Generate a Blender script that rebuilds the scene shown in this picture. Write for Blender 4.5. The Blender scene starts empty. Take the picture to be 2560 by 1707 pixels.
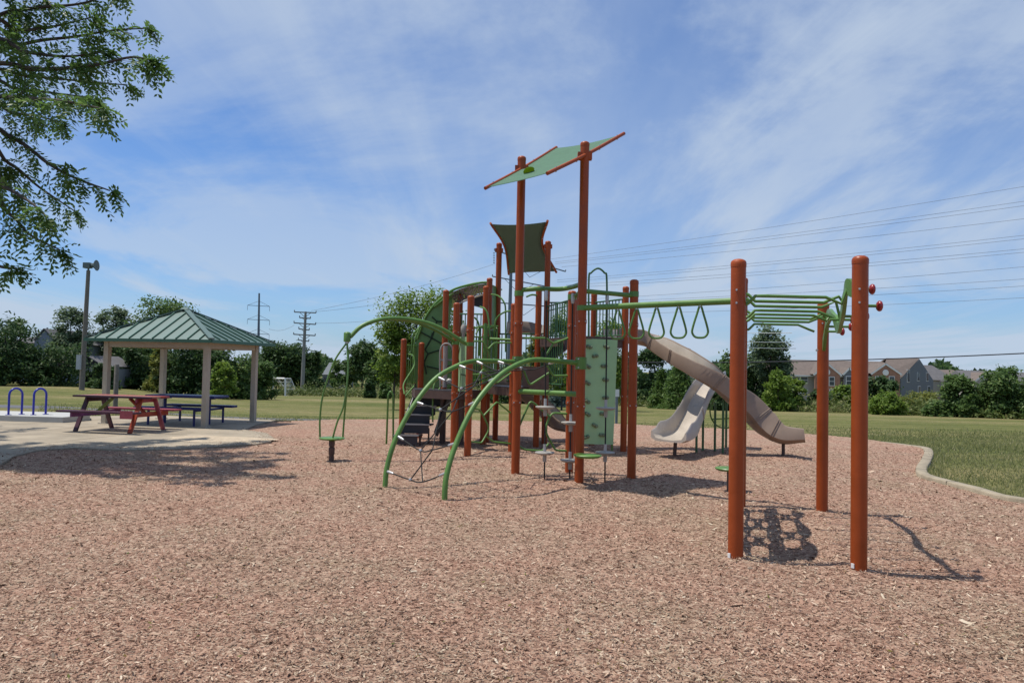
import bpy, bmesh, math, random
import numpy as np
from mathutils import Vector, Matrix

random.seed(7)
RNG = np.random.default_rng(11)
scene = bpy.context.scene
COL = scene.collection

# ------------------------------------------------------------------ camera
FPX, WPX, HPX, EYE = 1900.0, 2560.0, 1707.0, 1.6
PITCH = math.atan((920.0 - HPX / 2) / FPX)
ROLL = math.radians(1.2)
_fw = np.array([0.0, math.cos(PITCH), math.sin(PITCH)])
_u0 = np.cross(np.array([1.0, 0, 0]), _fw)
_rt = math.cos(ROLL) * np.array([1.0, 0, 0]) + math.sin(ROLL) * _u0
_up = -math.sin(ROLL) * np.array([1.0, 0, 0]) + math.cos(ROLL) * _u0
cam_data = bpy.data.cameras.new('camera')
cam = bpy.data.objects.new('camera', cam_data)
COL.objects.link(cam)
cam_data.sensor_width = 36.0
cam_data.lens = FPX / WPX * 36.0
cam_data.clip_start = 0.05
cam_data.clip_end = 6000
cam.matrix_world = Matrix(((_rt[0], _up[0], -_fw[0], 0), (_rt[1], _up[1], -_fw[1], 0), (_rt[2], _up[2], -_fw[2], EYE), (0, 0, 0, 1)))
scene.camera = cam

# ------------------------------------------------------------------ sky, sun, exposure
SUN_DIR = Vector((-0.335, 0.035, 0.94)).normalized()
SUN_EL = math.asin(SUN_DIR.z)
SUN_AZ = math.atan2(SUN_DIR.x, SUN_DIR.y)
world = bpy.data.worlds.new('World')
scene.world = world
world.use_nodes = True
def build_world():
    nt = world.node_tree
    nt.nodes.clear()
    N = nt.nodes.new
    L = nt.links.new
    out = N('ShaderNodeOutputWorld'); bg = N('ShaderNodeBackground')
    sky = N('ShaderNodeTexSky'); sky.sky_type = 'NISHITA'; sky.sun_disc = False
    sky.sun_elevation = SUN_EL; sky.sun_rotation = SUN_AZ
    sky.air_density = 1.0; sky.dust_density = 0.6; sky.ozone_density = 2.2; sky.altitude = 200
    tc = N('ShaderNodeTexCoord')
    sep = N('ShaderNodeSeparateXYZ'); L(tc.outputs['Generated'], sep.inputs[0])
    def math_(op, a, b=None, clamp=False):
        m = N('ShaderNodeMath'); m.operation = op; m.use_clamp = clamp
        for i, v in enumerate((a, b)):
            if v is None: continue
            if isinstance(v, (int, float)): m.inputs[i].default_value = v
            else: L(v, m.inputs[i])
        return m.outputs[0]
    zc = math_('ADD', math_('MAXIMUM', sep.outputs[2], 0.0), 0.10)
    u = math_('DIVIDE', sep.outputs[0], zc); v = math_('DIVIDE', sep.outputs[1], zc)
    comb = N('ShaderNodeCombineXYZ'); L(u, comb.inputs[0]); L(v, comb.inputs[1])
    def layer(rot, scale, detail, rough, lo, hi, off, dist=0.0):
        mp = N('ShaderNodeMapping'); mp.vector_type = 'POINT'
        mp.inputs['Rotation'].default_value = (0, 0, math.radians(rot))
        mp.inputs['Scale'].default_value = (scale[0], scale[1], 1)
        mp.inputs['Location'].default_value = (off[0], off[1], off[2])
        L(comb.outputs[0], mp.inputs[0])
        n = N('ShaderNodeTexNoise'); n.inputs['Scale'].default_value = 1.0
        n.inputs['Detail'].default_value = detail; n.inputs['Roughness'].default_value = rough
        n.inputs['Distortion'].default_value = dist
        L(mp.outputs[0], n.inputs['Vector'])
        r = N('ShaderNodeMapRange'); r.interpolation_type = 'SMOOTHSTEP'
        r.inputs[1].default_value = lo; r.inputs[2].default_value = hi
        L(n.outputs['Fac'], r.inputs[0])
        return r.outputs[0]
    veil = layer(38, (0.30, 0.14), 7, 0.60, 0.37, 0.66, (8.2, 4.4, 3.9), 0.5)
    streak = layer(40, (1.3, 0.25), 9, 0.66, 0.46, 0.72, (0.4, 5.2, 2.0), 1.1)
    puff = layer(24, (0.50, 0.34), 10, 0.60, 0.45, 0.60, (9.7, 6.3, 2.5), 0.7)
    c = math_('ADD', math_('MULTIPLY', veil, 0.50), math_('MULTIPLY', streak, 0.17))
    c = math_('ADD', c, math_('MULTIPLY', puff, 0.46))
    # thin haze layer thickens towards the horizon
    hz = math_('POWER', math_('SUBTRACT', 1.0, math_('MINIMUM', math_('MULTIPLY', math_('MAXIMUM', sep.outputs[2], 0.0), 2.3), 1.0)), 1.8)
    c = math_('ADD', c, math_('MULTIPLY', hz, 0.42))
    c = math_('MINIMUM', c, 0.93)
    mix = N('ShaderNodeMix'); mix.data_type = 'RGBA'
    L(c, mix.inputs['Factor'])
    hue = N('ShaderNodeMix'); hue.data_type = 'RGBA'; hue.blend_type = 'MULTIPLY'
    hue.inputs['Factor'].default_value = 1.0
    L(sky.outputs[0], hue.inputs[6]); hue.inputs[7].default_value = (0.62, 1.00, 1.48, 1)
    L(hue.outputs[2], mix.inputs[6])
    mix.inputs[7].default_value = (5.7, 6.8, 8.4, 1)
    L(mix.outputs[2], bg.inputs[0]); bg.inputs[1].default_value = 0.098
    L(bg.outputs[0], out.inputs[0])
build_world()
sun_data = bpy.data.lights.new('sun', 'SUN')
sun_data.energy = 5.0
sun_data.angle = math.radians(0.55)
sun_data.color = (1.0, 0.95, 0.87)
sun = bpy.data.objects.new('sun', sun_data)
sun.rotation_euler = (-SUN_DIR).to_track_quat('-Z', 'Y').to_euler()
sun.location = (0, 0, 50)
COL.objects.link(sun)
scene.view_settings.view_transform = 'Standard'
scene.view_settings.look = 'None'
scene.view_settings.gamma = 1.0
scene.view_settings.use_curve_mapping = False
scene.view_settings.exposure = -0.12

# ------------------------------------------------------------------ helpers: picture geometry
EYEP = np.array([0, 0, EYE])
def ray(px, py): return _fw + _rt * (px - WPX / 2) / FPX - _up * (py - HPX / 2) / FPX
def G(px, py, z=0.0):
    a = ray(px, py); return Vector(EYEP + a * ((EYE - z) / -a[2]))
def A(px, py, y):
    a = ray(px, py); return Vector(EYEP + a * (y / a[1]))
def PX(q):
    q = np.array(q) - EYEP; return WPX / 2 + FPX * (q @ _rt) / (q @ _fw)
def terr(x, y):
    x = np.asarray(x, float); y = np.asarray(y, float)
    t = np.clip((x / np.maximum(y, 1) + 0.6) / 0.27, 0, 1); t = t * t * (3 - 2 * t)
    s = 0.008 + 0.021 * t
    d = np.clip(y - 15, 0, 190)
    return -s * d * d / (d + 1.5)
def tz(x, y): return float(terr(x, y))
V = Vector

# ------------------------------------------------------------------ materials
MATS = {}
def mat(name, col, rough=0.5, metal=0.0, var=0.12, scale=6.0, bump=0.0, bscale=60.0, spec=0.5, trans=0.0, wear=0.0):
    if name in MATS: return MATS[name]
    m = bpy.data.materials.new(name); m.use_nodes = True
    nt = m.node_tree; N = nt.nodes.new; L = nt.links.new
    b = nt.nodes['Principled BSDF']
    b.inputs['Roughness'].default_value = rough; b.inputs['Metallic'].default_value = metal
    b.inputs['Specular IOR Level'].default_value = spec
    tc = N('ShaderNodeTexCoord')
    n = N('ShaderNodeTexNoise'); n.inputs['Scale'].default_value = scale; n.inputs['Detail'].default_value = 6; n.inputs['Roughness'].default_value = 0.65
    L(tc.outputs['Object'], n.inputs['Vector'])
    r = N('ShaderNodeMapRange'); r.inputs[1].default_value = 0.3; r.inputs[2].default_value = 0.7
    r.inputs[3].default_value = 1 - var; r.inputs[4].default_value = 1 + var
    L(n.outputs['Fac'], r.inputs[0])
    mx = N('ShaderNodeMix'); mx.data_type = 'RGBA'; mx.blend_type = 'MULTIPLY'; mx.inputs['Factor'].default_value = 1
    mx.inputs[6].default_value = (*col, 1); L(r.outputs[0], mx.inputs[7])
    colout = mx.outputs[2]
    if wear > 0:
        w1 = N('ShaderNodeTexNoise'); w1.inputs['Scale'].default_value = 38; w1.inputs['Detail'].default_value = 8; w1.inputs['Roughness'].default_value = 0.75; L(tc.outputs['Object'], w1.inputs['Vector'])
        w2 = N('ShaderNodeMapRange'); w2.inputs[1].default_value = 0.60; w2.inputs[2].default_value = 0.74; w2.inputs[4].default_value = wear; L(w1.outputs['Fac'], w2.inputs[0])
        w3 = N('ShaderNodeMix'); w3.data_type = 'RGBA'; L(w2.outputs[0], w3.inputs['Factor']); L(colout, w3.inputs[6])
        w3.inputs[7].default_value = (min(1, col[0] * 1.2 + .14), min(1, col[1] * 1.2 + .11), min(1, col[2] * 1.2 + .09), 1)
        colout = w3.outputs[2]
        rr_ = N('ShaderNodeMapRange'); rr_.inputs[1].default_value = 0.3; rr_.inputs[2].default_value = 0.7; rr_.inputs[3].default_value = rough - 0.08; rr_.inputs[4].default_value = rough + 0.22
        L(n.outputs['Fac'], rr_.inputs[0]); L(rr_.outputs[0], b.inputs['Roughness'])
    L(colout, b.inputs['Base Color'])
    if bump > 0:
        n2 = N('ShaderNodeTexNoise'); n2.inputs['Scale'].default_value = bscale; n2.inputs['Detail'].default_value = 4
        L(tc.outputs['Object'], n2.inputs['Vector'])
        bp = N('ShaderNodeBump'); bp.inputs['Strength'].default_value = bump; bp.inputs['Distance'].default_value = 0.02
        L(n2.outputs['Fac'], bp.inputs['Height']); L(bp.outputs[0], b.inputs['Normal'])
    if trans > 0:
        out = nt.nodes['Material Output']
        tr = N('ShaderNodeBsdfTranslucent'); L(mx.outputs[2], tr.inputs[0])
        ms = N('ShaderNodeMixShader'); ms.inputs[0].default_value = trans
        L(b.outputs[0], ms.inputs[1]); L(tr.outputs[0], ms.inputs[2]); L(ms.outputs[0], out.inputs[0])
    MATS[name] = m
    return m
def leafmat(name, dark, mid, light, trans=0.35, rough=0.55):
    if name in MATS: return MATS[name]
    m = bpy.data.materials.new(name); m.use_nodes = True
    nt = m.node_tree; N = nt.nodes.new; L = nt.links.new
    b = nt.nodes['Principled BSDF']; out = nt.nodes['Material Output']
    a = N('ShaderNodeAttribute'); a.attribute_name = 'tint'
    rp = N('ShaderNodeValToRGB')
    rp.color_ramp.elements[0].color = (*dark, 1); rp.color_ramp.elements[1].color = (*light, 1)
    e = rp.color_ramp.elements.new(0.55); e.color = (*mid, 1)
    L(a.outputs['Fac'], rp.inputs[0]); L(rp.outputs[0], b.inputs['Base Color'])
    b.inputs['Roughness'].default_value = rough; b.inputs['Specular IOR Level'].default_value = 0.3
    tr = N('ShaderNodeBsdfTranslucent'); L(rp.outputs[0], tr.inputs[0])
    ms = N('ShaderNodeMixShader'); ms.inputs[0].default_value = trans
    L(b.outputs[0], ms.inputs[1]); L(tr.outputs[0], ms.inputs[2]); L(ms.outputs[0], out.inputs[0])
    MATS[name] = m
    return m
M_RED = mat('red_brown_powder_coat', (0.31, 0.056, 0.0085), 0.36, var=0.16, scale=3.0, spec=0.35, bump=0.05, bscale=25, wear=0.35)
M_GREEN = mat('leaf_green_powder_coat', (0.095, 0.205, 0.038), 0.36, var=0.16, scale=4.0, wear=0.35)
M_DKGREEN = mat('dark_green_coat', (0.045, 0.13, 0.05), 0.4)
M_PANEL = mat('pale_green_plastic', (0.30, 0.49, 0.25), 0.5, var=0.06, scale=2.5)
M_DOME = mat('mid_green_plastic', (0.13, 0.27, 0.08), 0.5, var=0.08)
M_VEIN = mat('dark_groove', (0.02, 0.045, 0.02), 0.7)
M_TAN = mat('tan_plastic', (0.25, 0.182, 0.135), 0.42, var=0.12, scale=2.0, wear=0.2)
M_GREYP = mat('light_grey_plastic', (0.36, 0.34, 0.30), 0.5, var=0.08)
M_BROWN = mat('brown_deck_coat', (0.085, 0.050, 0.040), 0.6, var=0.2, scale=8)
M_STEP = mat('black_step_coat', (0.022, 0.022, 0.028), 0.5, var=0.2)
M_EDGE = mat('worn_step_edge', (0.36, 0.35, 0.33), 0.5)
M_ROPE = mat('black_rope', (0.018, 0.018, 0.018), 0.8)
M_ALU = mat('cast_aluminium', (0.48, 0.48, 0.48), 0.42, metal=0.5)
M_HOLD = mat('grey_green_hold', (0.15, 0.19, 0.11), 0.7, var=0.2)
M_KNOB = mat('red_knob', (0.28, 0.02, 0.02), 0.25)
M_FABRIC = mat('green_shade_fabric', (0.24, 0.42, 0.30), 0.8, var=0.05, trans=0.62)
M_FABRIC2 = mat('dark_shade_fabric', (0.17, 0.21, 0.165), 0.85, var=0.25, scale=60, trans=0.55)
M_ROOF = mat('green_metal_roof', (0.115, 0.175, 0.155), 0.42, metal=0.1, var=0.08, scale=1.5)
M_SEAM = mat('green_roof_seam', (0.055, 0.14, 0.10), 0.4, metal=0.2)
M_BEIGE = mat('beige_painted_steel', (0.42, 0.365, 0.285), 0.5, var=0.08)
M_BLUE = mat('blue_coated_steel', (0.012, 0.018, 0.13), 0.4, var=0.15)
M_BLUE2 = mat('bright_blue_steel', (0.022, 0.028, 0.36), 0.3)
M_CONC = mat('concrete', (0.315, 0.262, 0.19), 0.9, var=0.26, scale=1.3, bump=0.15, bscale=40)
M_CURB = mat('curb_concrete', (0.30, 0.25, 0.175), 0.9, var=0.3, scale=5, bump=0.3, bscale=50)
M_PAD = mat('pale_concrete', (0.42, 0.42, 0.40), 0.85, var=0.06, scale=3)
M_BARK = mat('bark', (0.060, 0.047, 0.038), 0.9, var=0.3, scale=12, bump=0.5, bscale=30)
M_WOODPOLE = mat('weathered_pole', (0.17, 0.15, 0.13), 0.9, var=0.25, scale=10)
M_STEELPOLE = mat('grey_steel_pole', (0.13, 0.15, 0.18), 0.6, var=0.1)
M_WIRE = mat('cable', (0.20, 0.22, 0.26), 0.6)
M_DKWIRE = mat('dark_cable', (0.02, 0.022, 0.03), 0.5)
M_WHITE = mat('white_paint', (0.75, 0.75, 0.73), 0.5, var=0.05)

# ------------------------------------------------------------------ helpers: meshes
def thing(name, label, cat, loc=(0, 0, 0), group=None):
    o = bpy.data.objects.new(name, None); COL.objects.link(o)
    o.location = loc; o.empty_display_size = 0.2
    o['label'] = label; o['category'] = cat
    if group: o['group'] = group
    return o
def tag(o, label, cat, group=None):
    o['label'] = label; o['category'] = cat
    if group: o['group'] = group
    return o
def kind(o, k): o['kind'] = k; return o
def root_loc(o):
    v = V((0, 0, 0))
    while o is not None:
        v = v + o.location; o = o.parent
    return v
def spline(pts, n=8, closed=False):
    P = [V(p) for p in pts]
    if len(P) < 3: return P
    out = []
    m = len(P)
    rng = range(m if closed else m - 1)
    for i in rng:
        if closed: a, b, c, d = P[(i - 1) % m], P[i], P[(i + 1) % m], P[(i + 2) % m]
        else:
            b, c = P[i], P[i + 1]
            a = P[i - 1] if i > 0 else b + (b - c)
            d = P[i + 2] if i + 2 < m else c + (c - b)
        for k in range(n):
            t = k / n
            out.append(0.5 * ((2 * b) + (c - a) * t + (2 * a - 5 * b + 4 * c - d) * t * t + (3 * b - a - 3 * c + d) * t ** 3))
    if not closed: out.append(P[-1])
    return out
class MB:
    def __init__(s): s.v = []; s.f = []
    def add(s, vs, fs):
        o = len(s.v); s.v += [tuple(x) for x in vs]; s.f += [tuple(i + o for i in f) for f in fs]; return s
    def tube(s, pts, r, n=10, closed=False, cap=True):
        P = [V(p) for p in pts]; m = len(P)
        R = r if isinstance(r, (list, tuple)) else [r] * m
        T = []
        for i in range(m):
            if closed: t = P[(i + 1) % m] - P[i - 1]
            else: t = P[min(i + 1, m - 1)] - P[max(i - 1, 0)]
            T.append(t.normalized() if t.length > 1e-9 else V((0, 0, 1)))
        ref = V((0, 0, 1)) if abs(T[0].z) < 0.9 else V((1, 0, 0))
        nrm = (ref - T[0] * ref.dot(T[0])).normalized()
        vs = []; fs = []
        for i in range(m):
            nrm = nrm - T[i] * nrm.dot(T[i])
            nrm = nrm.normalized() if nrm.length > 1e-6 else T[i].orthogonal().normalized()
            bi = T[i].cross(nrm)
            for k in range(n):
                a = 2 * math.pi * k / n
                vs.append(P[i] + (nrm * math.cos(a) + bi * math.sin(a)) * R[i])
        for i in range(m if closed else m - 1):
            j = (i + 1) % m
            for k in range(n):
                k2 = (k + 1) % n
                fs.append((i * n + k, i * n + k2, j * n + k2, j * n + k))
        if cap and not closed:
            fs.append(tuple(range(n - 1, -1, -1))); fs.append(tuple((m - 1) * n + k for k in range(n)))
        return s.add(vs, fs)
    def obox(s, c, ax, ay, az):
        c, ax, ay, az = V(c), V(ax), V(ay), V(az)
        vs = [c + ax * i + ay * j + az * k for k in (-1, 1) for j in (-1, 1) for i in (-1, 1)]
        return s.add(vs, [(0, 2, 3, 1), (4, 5, 7, 6), (0, 1, 5, 4), (2, 6, 7, 3), (0, 4, 6, 2), (1, 3, 7, 5)])
    def box(s, c, size, rz=0.0):
        ca, sa = math.cos(rz), math.sin(rz)
        return s.obox(c, V((ca, sa, 0)) * size[0] / 2, V((-sa, ca, 0)) * size[1] / 2, V((0, 0, size[2] / 2)))
    def bar(s, a, b, w, h, up=(0, 0, 1)):
        a, b = V(a), V(b); t = (b - a); l = t.length; t.normalize()
        u = V(up); sd = t.cross(u)
        if sd.length < 1e-5: sd = t.orthogonal()
        sd.normalize(); u = sd.cross(t)
        return s.obox((a + b) / 2, t * l / 2, sd * w / 2, u * h / 2)
    def lathe(s, c, prof, n=16, axis=(0, 0, 1)):
        c = V(c); z = V(axis).normalized(); x = z.orthogonal().normalized(); y = z.cross(x)
        vs = []; fs = []
        for (r, h) in prof:
            for k in range(n):
                a = 2 * math.pi * k / n
                vs.append(c + z * h + (x * math.cos(a) + y * math.sin(a)) * r)
        for i in range(len(prof) - 1):
            for k in range(n):
                k2 = (k + 1) % n
                fs.append((i * n + k, i * n + k2, (i + 1) * n + k2, (i + 1) * n + k))
        fs.append(tuple(range(n - 1, -1, -1))); fs.append(tuple((len(prof) - 1) * n + k for k in range(n)))
        return s.add(vs, fs)
    def slab(s, poly, z0, z1):
        n = len(poly)
        ar = sum(poly[i][0] * poly[(i + 1) % n][1] - poly[(i + 1) % n][0] * poly[i][1] for i in range(n))
        if ar < 0: poly = poly[::-1]
        vs = [(p[0], p[1], z0) for p in poly] + [(p[0], p[1], z1) for p in poly]
        fs = [tuple(range(n - 1, -1, -1)), tuple(range(n, 2 * n))] + [(i, (i + 1) % n, n + (i + 1) % n, n + i) for i in range(n)]
        return s.add(vs, fs)
    def plate(s, pts, nrm, th):
        nrm = V(nrm).normalized() * th / 2; n = len(pts)
        vs = [V(p) + nrm for p in pts] + [V(p) - nrm for p in pts]
        return s.add(vs, [tuple(range(n)), tuple(range(2 * n - 1, n - 1, -1))] + [(i, n + i, n + (i + 1) % n, (i + 1) % n) for i in range(n)])
    def sheet(s, rows):
        m = len(rows[0]); vs = [p for r in rows for p in r]
        fs = [(i * m + k, i * m + k + 1, (i + 1) * m + k + 1, (i + 1) * m + k) for i in range(len(rows) - 1) for k in range(m - 1)]
        return s.add(vs, fs)
    def build(s, name, m, parent=None, smooth=True, angle=40):
        off = root_loc(parent) if parent is not None else V((0, 0, 0))
        me = bpy.data.meshes.new(name)
        me.from_pydata([(x[0] - off.x, x[1] - off.y, x[2] - off.z) for x in s.v], [], s.f)
        if smooth:
            me.polygons.foreach_set('use_smooth', [True] * len(me.polygons))
            me.set_sharp_from_angle(angle=math.radians(angle))
        me.materials.append(m)
        o = bpy.data.objects.new(name, me); COL.objects.link(o)
        if parent is not None: o.parent = parent
        return o
def solid(o, th, offset=0):
    md = o.modifiers.new('thickness', 'SOLIDIFY'); md.thickness = th; md.offset = offset; return o
def fast_mesh(name, verts, faces_n, m, tint=None, parent=None, idx=None):
    """verts (N,3) in order, every faces_n consecutive verts one face (or idx given)"""
    verts = np.asarray(verts, np.float32)
    if parent is not None:
        off = root_loc(parent); verts = verts - np.array(off, np.float32)
    me = bpy.data.meshes.new(name)
    nv = len(verts)
    idx = np.arange(nv, dtype=np.int32) if idx is None else np.asarray(idx, np.int32).ravel()
    nf = len(idx) // faces_n
    me.vertices.add(nv); me.vertices.foreach_set('co', verts.ravel())
    me.loops.add(len(idx)); me.loops.foreach_set('vertex_index', idx)
    me.polygons.add(nf)
    me.polygons.foreach_set('loop_start', np.arange(0, nf * faces_n, faces_n, dtype=np.int32))
    me.polygons.foreach_set('loop_total', np.full(nf, faces_n, dtype=np.int32))
    if tint is not None:
        at = me.attributes.new('tint', 'FLOAT', 'POINT'); at.data.foreach_set('value', np.asarray(tint, np.float32))
    me.update(); me.validate()
    me.materials.append(m)
    o = bpy.data.objects.new(name, me); COL.objects.link(o)
    if parent is not None: o.parent = parent
    return o
def inside(poly, x, y):
    poly = np.asarray(poly); n = len(poly); c = np.zeros(len(x), bool); j = n - 1
    for i in range(n):
        xi, yi = poly[i]; xj, yj = poly[j]
        t = ((yi > y) != (yj > y)) & (x < (xj - xi) * (y - yi) / (yj - yi + 1e-12) + xi)
        c ^= t; j = i
    return c
def unit(a): return a / np.maximum(np.linalg.norm(a, axis=1, keepdims=True), 1e-9)

# ================================================================== SETTING
def ground_material():
    m = bpy.data.materials.new('field_grass'); m.use_nodes = True
    nt = m.node_tree; N = nt.nodes.new; L = nt.links.new; b = nt.nodes['Principled BSDF']
    tc = N('ShaderNodeTexCoord')
    def noise(scale, det, vec=None, rough=0.6):
        n = N('ShaderNodeTexNoise'); n.inputs['Scale'].default_value = scale; n.inputs['Detail'].default_value = det; n.inputs['Roughness'].default_value = rough
        L(vec or tc.outputs['Object'], n.inputs['Vector']); return n.outputs['Fac']
    def ramp(fac, stops):
        r = N('ShaderNodeValToRGB')
        r.color_ramp.elements[0].position = stops[0][0]; r.color_ramp.elements[0].color = (*stops[0][1], 1)
        r.color_ramp.elements[1].position = stops[-1][0]; r.color_ramp.elements[1].color = (*stops[-1][1], 1)
        for p, c in stops[1:-1]:
            e = r.color_ramp.elements.new(p); e.color = (*c, 1)
        L(fac, r.inputs[0]); return r.outputs[0]
    mp = N('ShaderNodeMapping'); mp.inputs['Scale'].default_value = (0.35, 1.0, 1.0); L(tc.outputs['Object'], mp.inputs[0])
    big = ramp(noise(0.11, 5, mp.outputs[0]), [(0.30, (0.098, 0.114, 0.040)), (0.46, (0.145, 0.145, 0.064)), (0.64, (0.225, 0.192, 0.112))])
    fine = ramp(noise(9.0, 8, None, 0.75), [(0.3, (0.45, 0.5, 0.4)), (0.7, (1.45, 1.4, 1.3))])
    mid = ramp(noise(1.3, 6), [(0.3, (0.75, 0.82, 0.7)), (0.7, (1.25, 1.2, 1.15))])
    def mul(a, c):
        x = N('ShaderNodeMix'); x.data_type = 'RGBA'; x.blend_type = 'MULTIPLY'; x.inputs['Factor'].default_value = 1
        L(a, x.inputs[6]); L(c, x.inputs[7]); return x.outputs[2]
    wv = N('ShaderNodeTexWave'); wv.inputs['Scale'].default_value = 0.11; wv.inputs['Distortion'].default_value = 1.6; wv.inputs['Detail'].default_value = 3; wv.bands_direction = 'Y'
    L(tc.outputs['Object'], wv.inputs['Vector'])
    mow = ramp(wv.outputs['Fac'], [(0.25, (0.90, 0.95, 0.86)), (0.75, (1.10, 1.06, 1.08))])
    L(mul(mul(mul(big, fine), mid), mow), b.inputs['Base Color'])
    b.inputs['Roughness'].default_value = 0.95; b.inputs['Specular IOR Level'].default_value = 0.1
    bp = N('ShaderNodeBump'); bp.inputs['Strength'].default_value = 0.9; bp.inputs['Distance'].default_value = 0.05
    L(noise(22, 6), bp.inputs['Height']); L(bp.outputs[0], b.inputs['Normal'])
    return m
def make_ground():
    xs = np.concatenate([np.linspace(-2500, -160, 14), np.linspace(-150, 150, 101), np.linspace(160, 2500, 14)])
    ys = np.concatenate([np.linspace(-60, 10, 8), np.linspace(12, 60, 41), np.linspace(63, 220, 50), np.linspace(240, 4000, 16)])
    X, Y = np.meshgrid(xs, ys)
    Z = terr(X, Y) - 0.02
    n, k = len(xs), len(ys)
    v = np.stack([X.ravel(), Y.ravel(), Z.ravel()], 1)
    i, j = np.meshgrid(np.arange(n - 1), np.arange(k - 1)); a = (j * n + i).ravel()
    idx = np.stack([a, a + 1, a + n + 1, a + n], 1)
    o = fast_mesh('ground', v, 4, ground_material(), idx=idx)
    o.data.polygons.foreach_set('use_smooth', [True] * len(o.data.polygons))
    kind(o, 'structure')
make_ground()

# --- mulch bed outline (world xy)
back_curb = [(640, 1066), (678, 1057), (738, 1051), (830, 1048), (965, 1048), (1100, 1049), (1300, 1052), (1535, 1059), (1653, 1064), (1870, 1075), (1976, 1081), (2071, 1088), (2172, 1098), (2267, 1112), (2312, 1121), (2322, 1134), (2316, 1155), (2304, 1175), (2312, 1194), (2380, 1214), (2440, 1229), (2560, 1258)]
curb_w = [G(*p).xy for p in back_curb]
curb_w += [curb_w[-1] + V((1.4, -0.75)), curb_w[-1] + V((2.6, -2.4)), V((9.0, 2.0)), V((8.5, -4.0))]
path_edge = [(0, 1166), (31, 1146), (92, 1130), (184, 1123), (306, 1128), (430, 1127), (551, 1120), (640, 1114), (676, 1107), (684, 1098), (668, 1086), (610, 1077)]
path_w = [G(*p).xy for p in path_edge]
mulch_poly = [tuple(p) for p in ([path_w[-1]] + curb_w[0:] + [V((-9, -4)), V((-9.4, 6.0)), path_w[0] + V((-2.0, -1.2))] + path_w[:-1])]

gz = [V((-9.94, 18.7, 0)), V((-7.28, 18.17, 0)), V((-6.8, 20.14, 0)), V((-9.46, 20.67, 0))]
pathpoly = [tuple(p) for p in path_w] + [tuple(G(640, 1064).xy), tuple(G(690, 1053).xy), (-6.0, 20.9), (-10.0, 21.9), (-12.5, 20.6), (-15.5, 19.8), (-15.5, 11.0), tuple(path_w[0] + V((-2.0, -1.2)))]
def hnoise(x, y):
    return (0.5 * np.sin(x * 1.7 + 1.3 * np.sin(y * 0.9)) * np.sin(y * 1.5 + 0.8 * np.sin(x * 1.1)) + 0.3 * np.sin(x * 3.7 + y * 2.3) * np.sin(y * 4.1 - x * 1.2) + 0.2 * np.sin(x * 9.1 + 2 * np.sin(y * 5)) * np.sin(y * 8.3 + x * 2))
HOLLOWS = [(1.4, 10.2, 0.6), (1.9, 9.8, 0.6), (2.4, 9.4, 0.6), (-3.05, 12.8, 0.55), (3.0, 13.9, 0.5), (5.9, 14.4, 0.5), (2.4, 6.9, 0.5), (2.75, 7.7, 0.5), (0.2, 9.9, 0.6), (-1.6, 14.6, 0.6)]
def mulch_h(x, y):
    h = 0.020 * hnoise(x * 0.8, y * 0.8) + 0.006
    for cx, cy, r in HOLLOWS:
        q = ((x - cx) ** 2 + (y - cy) ** 2) / (r * r)
        h = h - 0.045 * np.exp(-q * 1.4) + 0.018 * np.exp(-(np.sqrt(q) - 1.25) ** 2 * 6)
    for cx, cy in ((1.92, 6.46), (2.84, 6.20), (3.60, 8.79), (2.735, 9.04), (.09, 11.38), (.97, 10.61), (1.78, 11.14), (-1.68, 9.85), (-.80, 9.05)):
        h = h + 0.030 * np.exp(-((x - cx) ** 2 + (y - cy) ** 2) / 0.025)
    return np.maximum(h, -0.017 + 0.0 * x)
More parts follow.
